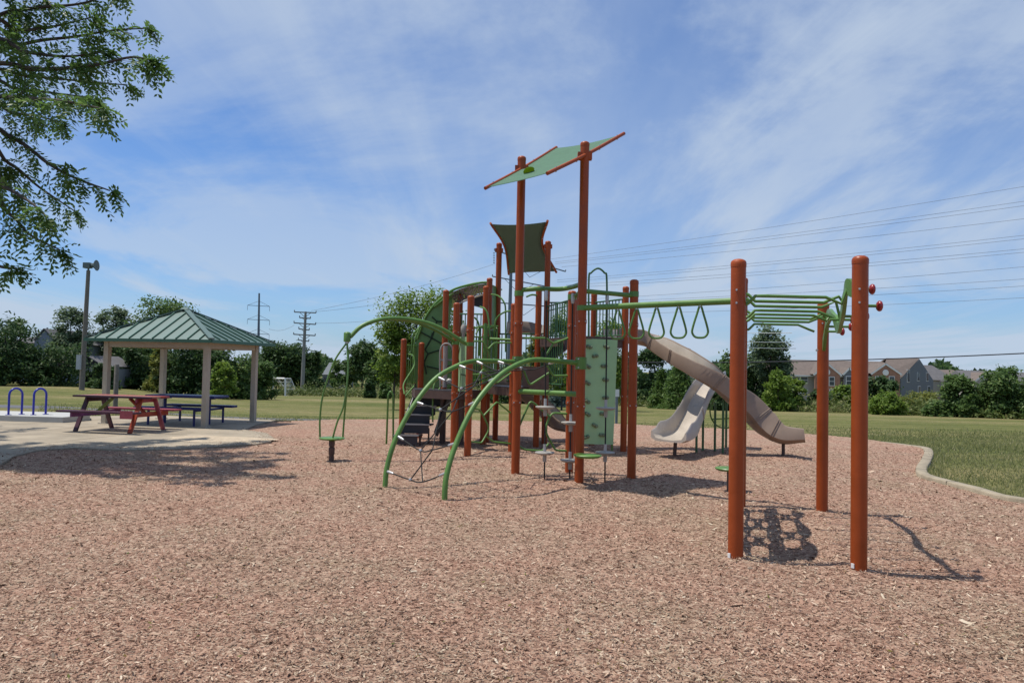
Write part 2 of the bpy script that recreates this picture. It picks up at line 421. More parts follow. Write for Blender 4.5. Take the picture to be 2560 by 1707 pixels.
def mulch_material():
    m = bpy.data.materials.new('wood_mulch'); m.use_nodes = True
    nt = m.node_tree; N = nt.nodes.new; L = nt.links.new; b = nt.nodes['Principled BSDF']
    tc = N('ShaderNodeTexCoord')
    def ramp(fac, stops):
        r = N('ShaderNodeValToRGB')
        r.color_ramp.elements[0].position = stops[0][0]; r.color_ramp.elements[0].color = (*stops[0][1], 1)
        r.color_ramp.elements[1].position = stops[-1][0]; r.color_ramp.elements[1].color = (*stops[-1][1], 1)
        for p, c in stops[1:-1]:
            e = r.color_ramp.elements.new(p); e.color = (*c, 1)
        L(fac, r.inputs[0]); return r.outputs[0]
    def vor(scale, sx):
        mp = N('ShaderNodeMapping'); mp.inputs['Scale'].default_value = (sx, 1, 1); L(tc.outputs['Object'], mp.inputs[0])
        w = N('ShaderNodeTexNoise'); w.inputs['Scale'].default_value = 7; L(tc.outputs['Object'], w.inputs['Vector'])
        ad = N('ShaderNodeMix'); ad.data_type = 'RGBA'; ad.blend_type = 'LINEAR_LIGHT'; ad.inputs['Factor'].default_value = 0.05
        L(mp.outputs[0], ad.inputs[6]); L(w.outputs['Color'], ad.inputs[7])
        v = N('ShaderNodeTexVoronoi'); v.inputs['Scale'].default_value = scale; L(ad.outputs[2], v.inputs['Vector']); return v
    v1 = vor(42, 0.55); v2 = vor(26, 1.7)
    sp = N('ShaderNodeSeparateColor'); L(v1.outputs['Color'], sp.inputs[0])
    sp2 = N('ShaderNodeSeparateColor'); L(v2.outputs['Color'], sp2.inputs[0])
    av = N('ShaderNodeMath'); av.operation = 'ADD'; L(sp.outputs[0], av.inputs[0]); L(sp2.outputs[1], av.inputs[1])
    hf = N('ShaderNodeMath'); hf.operation = 'MULTIPLY'; L(av.outputs[0], hf.inputs[0]); hf.inputs[1].default_value = 0.5
    chip = ramp(hf.outputs[0], [(0.1, (0.125, 0.072, 0.053)), (0.35, (0.285, 0.180, 0.138)), (0.65, (0.37, 0.255, 0.198)), (0.95, (0.50, 0.385, 0.30))])
    n = N('ShaderNodeTexNoise'); n.inputs['Scale'].default_value = 0.75; n.inputs['Detail'].default_value = 7; n.inputs['Roughness'].default_value = 0.7; L(tc.outputs['Object'], n.inputs['Vector'])
    tone = ramp(n.outputs['Fac'], [(0.32, (0.90, 0.90, 0.80)), (0.46, (1.0, 0.97, 0.90)), (0.56, (1.02, 0.93, 0.86)), (0.70, (1.04, 0.91, 0.84))])
    x = N('ShaderNodeMix'); x.data_type = 'RGBA'; x.blend_type = 'MULTIPLY'; x.inputs['Factor'].default_value = 1
    L(chip, x.inputs[6]); L(tone, x.inputs[7]); L(x.outputs[2], b.inputs['Base Color'])
    b.inputs['Roughness'].default_value = 0.95; b.inputs['Specular IOR Level'].default_value = 0.15
    bp = N('ShaderNodeBump'); bp.inputs['Strength'].default_value = 0.8; bp.inputs['Distance'].default_value = 0.02
    L(v1.outputs['Distance'], bp.inputs['Height']); L(bp.outputs[0], b.inputs['Normal'])
    return m
def make_mulch():
    st = 0.09
    xs = np.arange(-10, 14, st); ys = np.arange(-4, 24, st)
    X, Y = np.meshgrid(xs, ys); n = len(xs)
    Z = mulch_h(X, Y)
    v = np.stack([X.ravel(), Y.ravel(), Z.ravel()], 1)
    i, j = np.meshgrid(np.arange(n - 1), np.arange(len(ys) - 1)); a = (j * n + i).ravel()
    cx = X[:-1, :-1].ravel() + st / 2; cy = Y[:-1, :-1].ravel() + st / 2
    a = a[inside(mulch_poly, cx, cy)]
    idx = np.stack([a, a + 1, a + n + 1, a + n], 1)
    used, inv = np.unique(idx, return_inverse=True)
    o = fast_mesh('mulch_bed', v[used], 4, mulch_material(), idx=inv)
    o.data.polygons.foreach_set('use_smooth', [True] * len(o.data.polygons))
    kind(o, 'structure')
make_mulch()
def chip_material():
    m = bpy.data.materials.new('wood_chip'); m.use_nodes = True
    nt = m.node_tree; N = nt.nodes.new; L = nt.links.new; b = nt.nodes['Principled BSDF']
    a = N('ShaderNodeAttribute'); a.attribute_name = 'tint'
    r = N('ShaderNodeValToRGB'); cr = r.color_ramp
    cr.elements[0].color = (0.085, 0.050, 0.032, 1); cr.elements[1].color = (0.66, 0.58, 0.47, 1)
    for p, c in ((0.20, (0.205, 0.122, 0.090)), (0.45, (0.335, 0.218, 0.163)), (0.62, (0.405, 0.285, 0.218)), (0.76, (0.365, 0.295, 0.222)), (0.90, (0.54, 0.43, 0.335))):
        e = cr.elements.new(p); e.color = (*c, 1)
    L(a.outputs['Fac'], r.inputs[0])
    tc = N('ShaderNodeTexCoord')
    n = N('ShaderNodeTexNoise'); n.inputs['Scale'].default_value = 0.75; n.inputs['Detail'].default_value = 7; n.inputs['Roughness'].default_value = 0.7; L(tc.outputs['Object'], n.inputs['Vector'])
    t = N('ShaderNodeValToRGB'); t.color_ramp.elements[0].position = 0.32; t.color_ramp.elements[0].color = (0.90, 0.90, 0.80, 1)
    t.color_ramp.elements[1].position = 0.70; t.color_ramp.elements[1].color = (1.04, 0.91, 0.84, 1); L(n.outputs['Fac'], t.inputs[0])
    for p_, c_ in ((0.46, (1.0, 0.97, 0.90, 1)), (0.56, (1.02, 0.93, 0.86, 1))):
        e = t.color_ramp.elements.new(p_); e.color = c_
    x = N('ShaderNodeMix'); x.data_type = 'RGBA'; x.blend_type = 'MULTIPLY'; x.inputs['Factor'].default_value = 1
    L(r.outputs[0], x.inputs[6]); L(t.outputs[0], x.inputs[7]); L(x.outputs[2], b.inputs['Base Color'])
    b.inputs['Roughness'].default_value = 0.9; b.inputs['Specular IOR Level'].default_value = 0.2
    return m
def make_chips():
    X = []; Y = []
    for y0 in np.arange(2.2, 17.0, 0.2):      # the farther, the fewer (and larger) chips are modelled singly
        y1 = y0 + 0.2; w = 0.72 * y1 + 1.5
        n = int(min(8600, 8600 * (3.7 / y1) ** 2.0) * 2 * w * 0.2)
        x = RNG.uniform(-w, w, n); y = RNG.uniform(y0, y1, n)
        k = (np.abs(x) < 0.72 * y + 1.5) & inside(mulch_poly, x, y)
        X.append(x[k]); Y.append(y[k])
    pe = np.array([tuple(p) for p in path_w]); nl = 2600
    k = RNG.integers(0, len(pe) - 1, nl); t_ = RNG.random(nl)[:, None]; q = pe[k] * (1 - t_) + pe[k + 1] * t_
    q = q + np.stack([RNG.normal(0, 0.25, nl), np.abs(RNG.gamma(1.2, 0.22, nl))], 1)
    kk = inside(pathpoly, q[:, 0], q[:, 1]); X.append(q[kk, 0]); Y.append(q[kk, 1]); nlit = int(kk.sum())
    x = np.concatenate(X); y = np.concatenate(Y); n = len(x)
    far = np.clip((y - 3) / 9, 0, 1)
    ln = RNG.gamma(4.0, 0.0037, n) * (1 + 0.6 * far) + 0.008
    bigc = RNG.random(n) < 0.04; ln[bigc] *= RNG.uniform(1.3, 1.9, bigc.sum()); smc = RNG.random(n) < 0.3; ln[smc] *= 0.6
    wd = ln * RNG.uniform(0.14, 0.40, n)
    th = RNG.uniform(0, 2 * np.pi, n)
    tilt = RNG.normal(0, 0.26, n); roll = RNG.normal(0, 0.42, n)
    ax = np.stack([np.cos(th) * np.cos(tilt), np.sin(th) * np.cos(tilt), np.sin(tilt)], 1)
    sd = np.stack([-np.sin(th) * np.cos(roll), np.cos(th) * np.cos(roll), np.sin(roll)], 1)
    c = np.stack([x, y, mulch_h(x, y) + RNG.uniform(0.002, 0.016, n)], 1)
    c[n - nlit:, 2] = 0.038 + RNG.uniform(0, 0.006, nlit)
    a = ax * (ln / 2)[:, None]; s = sd * (wd / 2)[:, None]
    upv = np.cross(ax, sd); upv *= np.sign(upv[:, 2:3]); bow = upv * (wd * 0.22)[:, None]
    # lens-shaped chip, ridged along its length: 6 verts, 4 triangles
    r1 = RNG.uniform(0.4, 0.9, (n, 1)); r2 = RNG.uniform(0.4, 0.9, (n, 1))
    P = np.stack([c - a, c - a * 0.5 - s * r1, c + a * 0.55 - s, c + a, c + a * 0.5 + s * r2, c - a * 0.6 + s], 1)
    P[:, 0] += bow * 0.0; P[:, 3] += bow
    P = np.concatenate([P, (c + bow)[:, None, :]], 1)
    base = (np.arange(n) * 7)[:, None]
    tri = np.array([[0, 1, 6], [1, 2, 6], [2, 3, 6], [3, 4, 6], [4, 5, 6], [5, 0, 6]]).ravel()[None]
    idx = (base + tri).ravel()
    tint = np.clip(RNG.normal(0.50, 0.22, n) + 0.06 * np.sin(x * 2.1) * np.sin(y * 1.7), 0.0, 0.88)
    hi = RNG.random(n) < 0.06; tint[hi] = RNG.uniform(0.88, 1.0, hi.sum())
    tint[RNG.random(n) < 0.07] = 0.06
    o = fast_mesh('wood_chips', P.reshape(-1, 3), 3, chip_material(), np.repeat(tint, 7), idx=idx)
    kind(o, 'stuff'); tag(o, 'loose pinkish brown wood chips covering the playground bed', 'wood chips')
make_chips()

def make_leaves():
    n = 900
    y = RNG.uniform(2.6, 16, n); x = RNG.uniform(-0.72, 0.72, n) * y
    k = inside(mulch_poly, x, y); x, y = x[k], y[k]; n = len(x)
    c = np.stack([x, y, mulch_h(x, y) + RNG.uniform(0.012, 0.022, n)], 1)
    nr = unit(RNG.normal(size=(n, 3)) * 0.25 + np.array([0, 0, 1.0]))
    ref = RNG.normal(size=(n, 3)); u = unit(np.cross(nr, ref)); w = np.cross(nr, u)
    s = RNG.uniform(0.008, 0.020, n)[:, None]
    P = np.stack([c - u * s, c - w * s * .4, c + u * s + nr * s * .3, c + w * s * .4], 1).reshape(-1, 3)
    o = fast_mesh('fallen_leaves', P, 4, leafmat('leaf_fallen', (0.16, 0.09, 0.02), (0.20, 0.17, 0.03), (0.10, 0.14, 0.03)), np.repeat(RNG.random(n), 4))
    kind(o, 'stuff'); tag(o, 'tiny fallen yellow and brown leaves scattered over the wood chips', 'leaves')
make_leaves()
# --- concrete: curbs, path, pad
def ribbon(name, line, w, z0, z1, m, sub=3):
    pts = spline([V((p[0], p[1], 0)) for p in line], sub)
    L_, R_ = [], []
    for i, p in enumerate(pts):
        t = (pts[min(i + 1, len(pts) - 1)] - pts[max(i - 1, 0)]).normalized()
        s = V((-t.y, t.x, 0)) * w / 2
        L_.append(p + s); R_.append(p - s)
    rows = []
    b = 0.015
    for l, r in zip(L_, R_):
        d = (r - l).normalized() * b
        zz = float(terr(l.x, l.y))
        rows.append([V((l.x, l.y, z0 + zz)), V((l.x, l.y, z1 - b + zz)), V((l.x + d.x, l.y + d.y, z1 + zz)), V((r.x - d.x, r.y - d.y, z1 + zz)), V((r.x, r.y, z1 - b + zz)), V((r.x, r.y, z0 + zz))])
    o = MB().sheet(rows).build(name, m, angle=60)
    return kind(o, 'structure')
cbo = ribbon('mulch_curb', curb_w, 0.17, -0.12, 0.065, M_CURB)
M_JOINT = mat('dark_joint', (0.06, 0.05, 0.04), 0.95)
_cs = spline([V((p[0], p[1], 0)) for p in curb_w], 3); _acc = 0.0
for _a, _b in zip(_cs, _cs[1:]):
    _acc += (_b - _a).length
    if _acc > 1.5:
        _acc = 0.0; _t = (_b - _a).normalized(); _n = V((-_t.y, _t.x, 0)); _z = tz(_b.x, _b.y)
        MB().obox(_b + V((0, 0, _z + 0.018)), _t * 0.006, _n * 0.0862, V((0, 0, 0.0485))).build('joint', M_JOINT, cbo, smooth=False)
def make_path():
    poly = [V((p[0], p[1], 0)) for p in pathpoly]
    o = MB().slab([(p.x, p.y) for p in poly], -0.15, 0.035).build('concrete_path', M_CONC, smooth=False)
    kind(o, 'structure')
    for a_, b_ in (((-13.8, 13.2), (-10.2, 21.3)), ((-11.2, 13.9), (-8.6, 21.2)), ((-8.6, 14.0), (-7.0, 20.4)), ((-15.2, 17.2), (-6.9, 16.3)), ((-15.2, 14.6), (-9.9, 13.9))):
        MB().bar(V((a_[0], a_[1], 0.0345)), V((b_[0], b_[1], 0.0345)), 0.014, 0.004).build('joint', M_JOINT, o, smooth=False)
make_path()
pad = [(-15.5, 18.95), (-13.0, 18.85), (-10.95, 18.65), (-10.75, 19.5), (-11.2, 20.3), (-15.5, 20.6)]
o = MB().slab(pad, -0.1, 0.17).build('concrete_pad', M_PAD, smooth=False); kind(o, 'structure')
ribbon('asphalt_path', [(-30, 27.5), (-16, 26.3), (-10, 25.5), (-7, 25.4), (-4.5, 25.9)], 1.3, -0.08, 0.004, mat('asphalt', (0.11, 0.11, 0.12), 0.95), 2)
# loose sand spilled on the path corner
def make_sand():
    c = G(540, 1101); n = 46
    rows = []
    for r in np.linspace(0, 1, 9):
        row = []
        for k in range(n + 1):
            a = 2 * math.pi * k / n
            q = 1 + 0.13 * math.sin(a * 3 + 1) + 0.07 * math.sin(a * 7)
            x = c.x + math.cos(a) * 1.05 * r * q; y = c.y + math.sin(a) * 0.62 * r * q
            row.append(V((x, y, 0.037 + 0.035 * (1 - r * r) * (0.6 + 0.4 * math.sin(x * 9) * math.sin(y * 11)))))
        rows.append(row)
    o = MB().sheet(rows).build('spilled_sand', mat('sand', (0.46, 0.37, 0.26), 0.95, var=0.25, scale=9, bump=0.6, bscale=25))
    kind(o, 'stuff'); tag(o, 'thin drift of sand and wood crumbs on the concrete corner', 'sand')
make_sand()

# ================================================================== PLAY STRUCTURE
PS = thing('play_structure', 'red and green climbing structure with slides and monkey bars on the wood chips', 'playground', (0.9, 12.5, 0))
POSTS = dict(J=(.09, 11.38, 4.78), N=(.97, 10.61, 4.79), P=(1.78, 11.14, 2.92), M=(.92, 11.77, 2.80), E=(-.76, 13.75, 2.88), D=(-1.09, 14.76, 2.83),
    G=(-.56, 15.79, 3.28), F=(-.51, 16.39, 3.52), H=(-.33, 16.89, 4.37), K=(.53, 15.53, 3.27), L=(.73, 16.22, 4.32), O=(2.24, 15.05, 3.25), V=(1.17, 14.3, 2.98),
    B=(-2.39, 16.8, 2.18), C=(-2.015, 16.95, 2.11), A=(-1.43, 16.2, 3.22), I=(.03, 14.5, 2.82), U=(-1.20, 17.3, 3.25), W=(1.72, 16.05, 3.2),
    Q=(1.92, 6.46, 2.55), R=(2.84, 6.20, 2.56), S=(3.60, 8.79, 2.42), T=(2.735, 9.04, 2.72))
def P3(k, z=0.0): p = POSTS[k]; return V((p[0], p[1], z))
for k, (x, y, h) in POSTS.items():
    r = 0.0635
    po = MB().lathe((x, y, -0.05), [(r, 0), (r, h + 0.0)], 20).build('post', M_RED, PS)
    MB().lathe((x, y, h - 0.05), [(r + 0.002, 0.0), (r + 0.003, 0.02), (r + 0.002, 0.04), (r * 0.9, 0.055), (r * 0.6, 0.066), (r * 0.2, 0.071)], 20).build('post_cap', M_RED, po, angle=60)
    if k not in 'QRST':
        for zc in ((1.06, 2.24) if h > 2.6 else (1.06,)):
            MB().lathe((x, y, zc), [(r + 0.001, 0), (r + 0.007, 0.004), (r + 0.007, 0.056), (r + 0.001, 0.06)], 18).build('collar', M_RED, po)
            for ba in (-2.2, -0.9):
                MB().lathe((x + math.cos(ba) * (r + .006), y + math.sin(ba) * (r + .006), zc + 0.03), [(0.011, 0), (0.009, 0.010)], 8, axis=(math.cos(ba), math.sin(ba), 0)).build('bolt', M_ALU, po)
    else:
        for zc in (2.19, 2.30):
            MB().lathe((x - 0.03, y - r * .88, zc), [(0.010, 0), (0.008, 0.009)], 8, axis=(-.45, -.9, 0)).build('bolt', M_ALU, po)
for k in ('Q', 'R'):   # small white paper tag stuck at the foot of the two front posts
    p_ = P3(k, 0.05); MB().obox(p_ + V((-0.062, -0.028, 0.02)), (0.004, 0.002, 0), (0.006, -0.013, 0), (0, 0, 0.018)).build('paper_tag', M_WHITE, PS, smooth=False)
def clamp(k, z, parent, r=0.072, h=0.07, m=None):
    p = POSTS[k]
    return MB().lathe((p[0], p[1], z - h / 2), [(r, 0), (r, h)], 16).build('clamp', m or M_GREEN, parent)

# ---- canopies
def canopy(corners, bows, fabric, tubes_m, sag, inset):
    """corners: tube1 near, tube1 far, tube2 near, tube2 far"""
    a0, a1, b0, b1 = corners
    ta = spline([a0, (a0 + a1) / 2 + bows[0], a1], 10); tb = spline([b0, (b0 + b1) / 2 + bows[1], b1], 10)
    rows = []
    m = len(ta)
    for i in range(m):
        t = 0.02 + 0.96 * i / (m - 1)
        f = t * (m - 1); k = min(int(f), m - 2); q = f - k
        p = ta[k].lerp(ta[k + 1], q); r = tb[k].lerp(tb[k + 1], q)
        row = []
        for j in range(11):
            s = 0.025 + 0.95 * j / 10
            bend = inset * 4 * s * (1 - s) * (1 - 2 * t)
            x = p.lerp(r, s) + (ta[-1] - ta[0]).normalized() * bend
            x = x + V((0, 0, -sag * 4 * s * (1 - s) * (0.4 + 2.4 * t * (1 - t))))
            row.append(x)
        rows.append(row)
    c = MB().sheet(rows).build('shade_canopy', fabric, PS)
    solid(c, 0.006)
    for tt in (ta, tb):
        MB().tube(tt, 0.026, 10).build('canopy_tube', tubes_m, c)
        for q in (0.1, 0.35, 0.65, 0.9):
            p = tt[int(q * (m - 1))]
            MB().lathe(p + V((0, 0, -0.035)), [(0.012, 0), (0.012, 0.07)], 8).build('bolt', M_ALU, c)
    return c
c1 = canopy((A(1213, 471, 10.65), A(1391, 369, 12.15), A(1368, 434, 9.9), A(1560, 334, 11.35)), (V((0, 0, -0.02)), V((0, 0, -0.02))), M_FABRIC, M_RED, 0.05, 0.06)
c1['label'] = 'pale green fabric shade roof tilted on the two tallest posts'
for k in ('J', 'N'):
    MB().obox(P3(k, 4.60), (0.10, 0, 0), (0, 0.05, 0), (0, 0, 0.05)).build('bracket', M_RED, c1)
MB().lathe(A(1322, 427, 10.95), [(0.085, 0), (0.085, 0.004)], 20, axis=(0.3, -0.4, -0.85)).build('round_patch', mat('yellow_green_patch', (0.30, 0.40, 0.03), 0.7, trans=0.5), c1)
c2 = canopy((A(1226, 558, 16.1), A(1272, 686, 17.7), A(1369, 552, 15.4), A(1391, 681, 17.0)), (A(1262, 617, 16.9) - (A(1226, 558, 16.1) + A(1272, 686, 17.7)) / 2, A(1356, 612, 16.2) - (A(1369, 552, 15.4) + A(1391, 681, 17.0)) / 2), M_FABRIC2, M_RED, 0.03, 0.04)
c2['label'] = 'dark green woven shade panel with inward curved sides'
for k in ('H', 'L'):
    MB().obox(P3(k, 4.22), (0.09, 0, 0), (0, 0.05, 0), (0, 0, 0.04)).build('bracket', M_RED, c2)

# ---- trapeze ring beam
bz = 2.46
bm = MB().tube([P3('N', bz), P3('T', bz)], 0.040, 14).build('trapeze_beam', M_GREEN, PS)
def beam_t(px):
    lo, hi = 0.0, 1.0
    a, b = P3('N', bz), P3('T', bz)
    for _ in range(40):
        m_ = (lo + hi) / 2
        if PX(a.lerp(b, m_)) < px: lo = m_
        else: hi = m_
    return lo
bd = (P3('T') - P3('N')).normalized(); bs = V((bd.y, -bd.x, 0)) * -1
for px in (1545, 1592, 1642, 1697, 1751):
    t = beam_t(px); c = P3('N', bz).lerp(P3('T', bz), t)
    ang = 0.25
    sx = V((math.cos(ang), -math.sin(ang) * 0.8, 0)).normalized()
    pr = [(0.0, -0.035), (-0.045, -0.16), (-0.088, -0.31), (-0.094, -0.375), (-0.06, -0.425), (0, -0.436), (0.06, -0.425), (0.094, -0.375), (0.088, -0.31), (0.045, -0.16)]
    MB().tube(spline([c + sx * a + V((0, 0, b)) for a, b in pr], 5, True), 0.0135, 8, closed=True).build('trapeze_ring', M_GREEN, bm)
    MB().lathe(c + V((0, 0, -0.055)), [(0.02, 0), (0.02, 0.05)], 8).build('swivel', M_ALU, bm)
clamp('N', bz, bm); clamp('T', bz, bm)

# ---- overhead ladder Q-T / R-S
rail_px = [(2138, 728, 6.27), (2118, 716, 6.40), (2113, 742, 6.62), (2106, 786, 6.95), (2099, 820, 7.25), (2091, 804, 7.50), (2080, 785, 7.80), (2070, 796, 8.15), (2064, 835, 8.45), (2060, 862, 8.68)]
cen = spline([A(*p) for p in rail_px], 6)
def snake_at(y):
    for a, b in zip(cen, cen[1:]):
        if a.y <= y <= b.y: return a.lerp(b, (y - a.y) / max(b.y - a.y, 1e-6))
    return cen[-1] if y > cen[-1].y else cen[0]
rg4 = []
for i, p in enumerate(cen):
    t_ = (cen[min(i + 1, len(cen) - 1)] - cen[max(i - 1, 0)]); pl = V((t_.x, t_.y, 0)).normalized(); sd_ = V((pl.y, -pl.x, 0)) * 0.017
    w_ = V((0, 0, 0.05 + 0.022 * math.sin(i * 0.5)))
    rg4.append([p + sd_ - w_, p + sd_ + w_, p - sd_ + w_, p - sd_ - w_, p + sd_ - w_])
mb_ = MB().sheet(rg4); k_ = len(mb_.v)
mb_.f += [(0, 1, 2, 3), (k_ - 2, k_ - 3, k_ - 4, k_ - 5)]
sn = mb_.build('wavy_rail', M_GREEN, PS, angle=50)
sn['label'] = 'flat wavy green plate rail along the right side of the overhead ladder'
MB().lathe(P3('S', 1.88) + V((-0.095, -0.06, 0)), [(0.016, 0), (0.012, 0.012)], 8, axis=(-0.4, -0.9, 0)).build('bolt', M_ALU, sn)
for i in range(8):
    y = 6.40 + i * 0.37
    tq = (y - 6.46) / (9.04 - 6.46)
    zz = 2.252 - 0.010 * i
    lft = P3('Q', zz) + (P3('T', zz) - P3('Q', zz)) * tq + V((0.05, 0, 0)); rg = snake_at(y)
    d = 1 if i in (0, 3, 4, 7) else -1
    pts = [lft + V((0.03, 0.05, -0.07 * d)), lft + V((0.05, 0.045, -0.06 * d)), lft + V((0.10, 0.01, 0)), lft + V((0.16, 0, 0)),
           V((rg.x - 0.24, y, zz)), V((rg.x - 0.18, y, zz)), V((rg.x - 0.06, y - 0.03, zz - 0.055 * d)), V((rg.x, y - 0.02, rg.z if abs(rg.z - zz) < 0.2 else zz - 0.075 * d))]
    MB().tube(pts, 0.0142, 10).build('rung', M_GREEN, PS)
def knob_handle(a, b, r=0.013):
    a, b = V(a), V(b); ax = (b - a).normalized()
    h = MB().tube([a, b], r, 10).build('handle', M_GREEN, PS)
    MB().lathe(b, [(0.012, -0.005), (0.03, 0.0), (0.043, 0.012), (0.046, 0.024), (0.040, 0.036), (0.024, 0.044), (0.008, 0.047)], 16, axis=ax).build('knob', M_KNOB, h, angle=80)
knob_handle(V((2.84, 6.30, A(2170, 765, 6.3).z)), V((3.01, 6.27, A(2190, 765, 6.27).z)))
knob_handle(V((2.88, 6.45, A(2165, 723, 6.45).z)), V((3.02, 6.42, A(2172, 723, 6.42).z)))
knob_handle(V((3.0, 6.85, 2.13)), V((3.16, 6.83, 2.13)))
knob_handle(V((3.05, 7.3, 2.13)), V((3.25, 7.28, 2.13)))
knob_handle(V((3.42, 8.2, 2.12)), V((3.63, 8.18, 2.12)))
knob_handle(V((3.58, 8.72, A(2080, 829, 8.72).z)), V((3.76, 8.70, A(2103, 829, 8.70).z)))
# ---- openwork climbing panel between Q and T (edge-on from here, its lace shadow falls on the chips)
def lace_panel():
    st = 0.022; a, b = P3('Q'), P3('T'); ln = (b - a).length; u = (b - a) / ln; nr = V((-u.y, u.x, 0))
    nu = int((ln - 0.16) / st); nv = int(1.86 / st)
    U, Vv = np.meshgrid((np.arange(nu) + .5) * st, (np.arange(nv) + .5) * st)
    W_, H_ = nu * st, nv * st
    solidm = np.ones_like(U, bool)
    def hole(cx, cy, rx, ry, p=2.0):
        nonlocal solidm
        solidm &= ~((np.abs((U - cx) / rx) ** p + np.abs((Vv - cy) / ry) ** p) < 1)
    for j, cz in enumerate((0.42, 1.28)):
        for i in range(3):
            cx = 0.45 + i * 0.82 + (0.36 if j else 0)
            hole(cx, cz, 0.21, 0.24, 4)
            hole(cx + 0.41, cz - 0.20, 0.10, 0.12); hole(cx + 0.41, cz + 0.20, 0.10, 0.12)
            for k in range(10):
                an = 2 * math.pi * k / 10
                hole(cx + 0.29 * math.cos(an), cz + 0.33 * math.sin(an), 0.022, 0.045)
            for s1 in (-1, 0, 1):
                for s2 in (-1, 1): hole(cx + 0.41 + s2 * 0.10, cz + s1 * 0.38, 0.02, 0.04)
    edge = 0.10 * np.sin(Vv * 5.2 + 0.6) + 0.07
    solidm &= (U > np.maximum(edge, 0.0)) & (U < W_ - np.maximum(0.12 * np.sin(Vv * 4.4), 0))
    solidm &= (Vv > 0.06 * np.sin(U * 7.5) + 0.05) & (Vv < H_ - 0.09 - 0.11 * np.sin(U * 7.0 + 1.0))
    jj, ii = np.nonzero(solidm)
    o0 = a + u * 0.08
    vs = []; 
    for i, j in zip(ii, jj):
        p = o0 + u * (i * st) + V((0, 0, 0.14 + j * st))
        for k, (e, g) in enumerate(((0, 0), (1, 0), (1, 1), (0, 1))):
            vs.append(p + u * st * e + V((0, 0, st * g)))
    ob = fast_mesh('openwork_panel', np.array([tuple(v) for v in vs]), 4, M_DKGREEN, parent=PS)
    bmx = bmesh.new(); bmx.from_mesh(ob.data); bmesh.ops.remove_doubles(bmx, verts=bmx.verts, dist=0.002); bmx.to_mesh(ob.data); bmx.free()
    solid(ob, 0.016)
    ob['label'] = 'lacy openwork climbing plate seen edge-on between two front posts'
lace_panel()

# ---- arch tubes with rope net
arch1 = spline([A(962, 1222, 9.85), A(968, 1165, 9.90), A(990, 1095, 10.0), A(1030, 1020, 10.2), A(1085, 950, 10.45), A(1140, 916, 10.7), A(1185, 903, 10.9), A(1240, 903, 11.15), A(1298, 905, 11.38)], 7)
arch2 = spline([A(1111, 1253, 9.05), A(1116, 1190, 9.10), A(1138, 1115, 9.25), A(1182, 1020, 9.5), A(1235, 952, 9.8), A(1282, 917, 10.05), A(1330, 900, 10.25), A(1390, 902, 10.45), A(1452, 908, 10.61)], 7)
arch1[0].z = arch2[0].z = -0.04
ar1 = MB().tube(arch1, 0.034, 14).build('arch_tube', M_GREEN, PS)
ar2 = MB().tube(arch2, 0.034, 14).build('arch_tube', M_GREEN, PS)
for k, ar, pts in (('J', ar1, arch1), ('N', ar2, arch2)):
    clamp(k, pts[-1].z, ar, 0.078, 0.17)
    for dz in (-0.06, 0.06):
        MB().lathe(P3(k, pts[-1].z + dz) + V((-0.04, -0.068, 0)), [(0.012, 0), (0.010, 0.012)], 8, axis=(-0.5, -0.85, 0)).build('bolt', M_ALU, ar)
def on(pts, t):
    f = t * (len(pts) - 1); k = min(int(f), len(pts) - 2); return pts[k].lerp(pts[k + 1], f - k)
mids = []
for i, t in enumerate((0.10, 0.26, 0.40, 0.52, 0.64, 0.76, 0.88)):
    a, b = on(arch1, t), on(arch2, t)
    if i == 0: b = on(arch2, 0.14)
    m1 = a.lerp(b, 0.42) + V((0, 0, -0.10 - 0.05 * (i % 2))); m2 = a.lerp(b, 0.62) + V((0, 0, -0.12))
    rp = MB().tube(spline([a, m1, m2, b], 6), 0.0088, 7).build('net_rope', M_ROPE, PS)
    mids.append((m1, m2))
    for p, q in ((a, m1), (b, m2)):
        dr = (q - p).normalized()
        MB().lathe(p + dr * 0.025, [(0.018, 0), (0.020, 0.02), (0.017, 0.10), (0.011, 0.12)], 10, axis=dr).build('ferrule', M_ALU, rp)
    MB().lathe(m1, [(0.01, -0.02), (0.022, -0.01), (0.022, 0.01), (0.01, 0.02)], 8, axis=(m2 - m1).normalized()).build('rope_joint', M_ALU, rp)
for (p1, p2), (q1, q2) in zip(mids, mids[1:]):
    MB().tube([p1, q2], 0.008, 6).build('net_rope', M_ROPE, PS)
    MB().tube([p2, q1], 0.008, 6).build('net_rope', M_ROPE, PS)
# cross bars of the front pod
MB().tube([P3('J', 1.255), P3('N', 1.255)], 0.038, 12).build('cross_bar', M_GREEN, PS)
ob1 = MB().tube(spline([P3('J', 2.77), A(1345, 722, 11.3), A(1395, 723, 11.5), A(1425, 719, 11.4), P3('N', 2.80)], 8), 0.036, 12).build('overhead_bar', M_GREEN, PS)
ob2 = MB().tube([P3('N', 2.70), P3('P', 2.70)], 0.034, 12).build('overhead_bar', M_GREEN, PS)
ob3 = MB().tube([P3('M', 2.70), P3('N', 2.70)], 0.034, 12).build('overhead_bar', M_GREEN, PS)
for ob, ks in ((ob1, 'J'), (ob2, 'P'), (ob3, 'M')):
    clamp(ks, 2.72, ob, 0.070, 0.08)

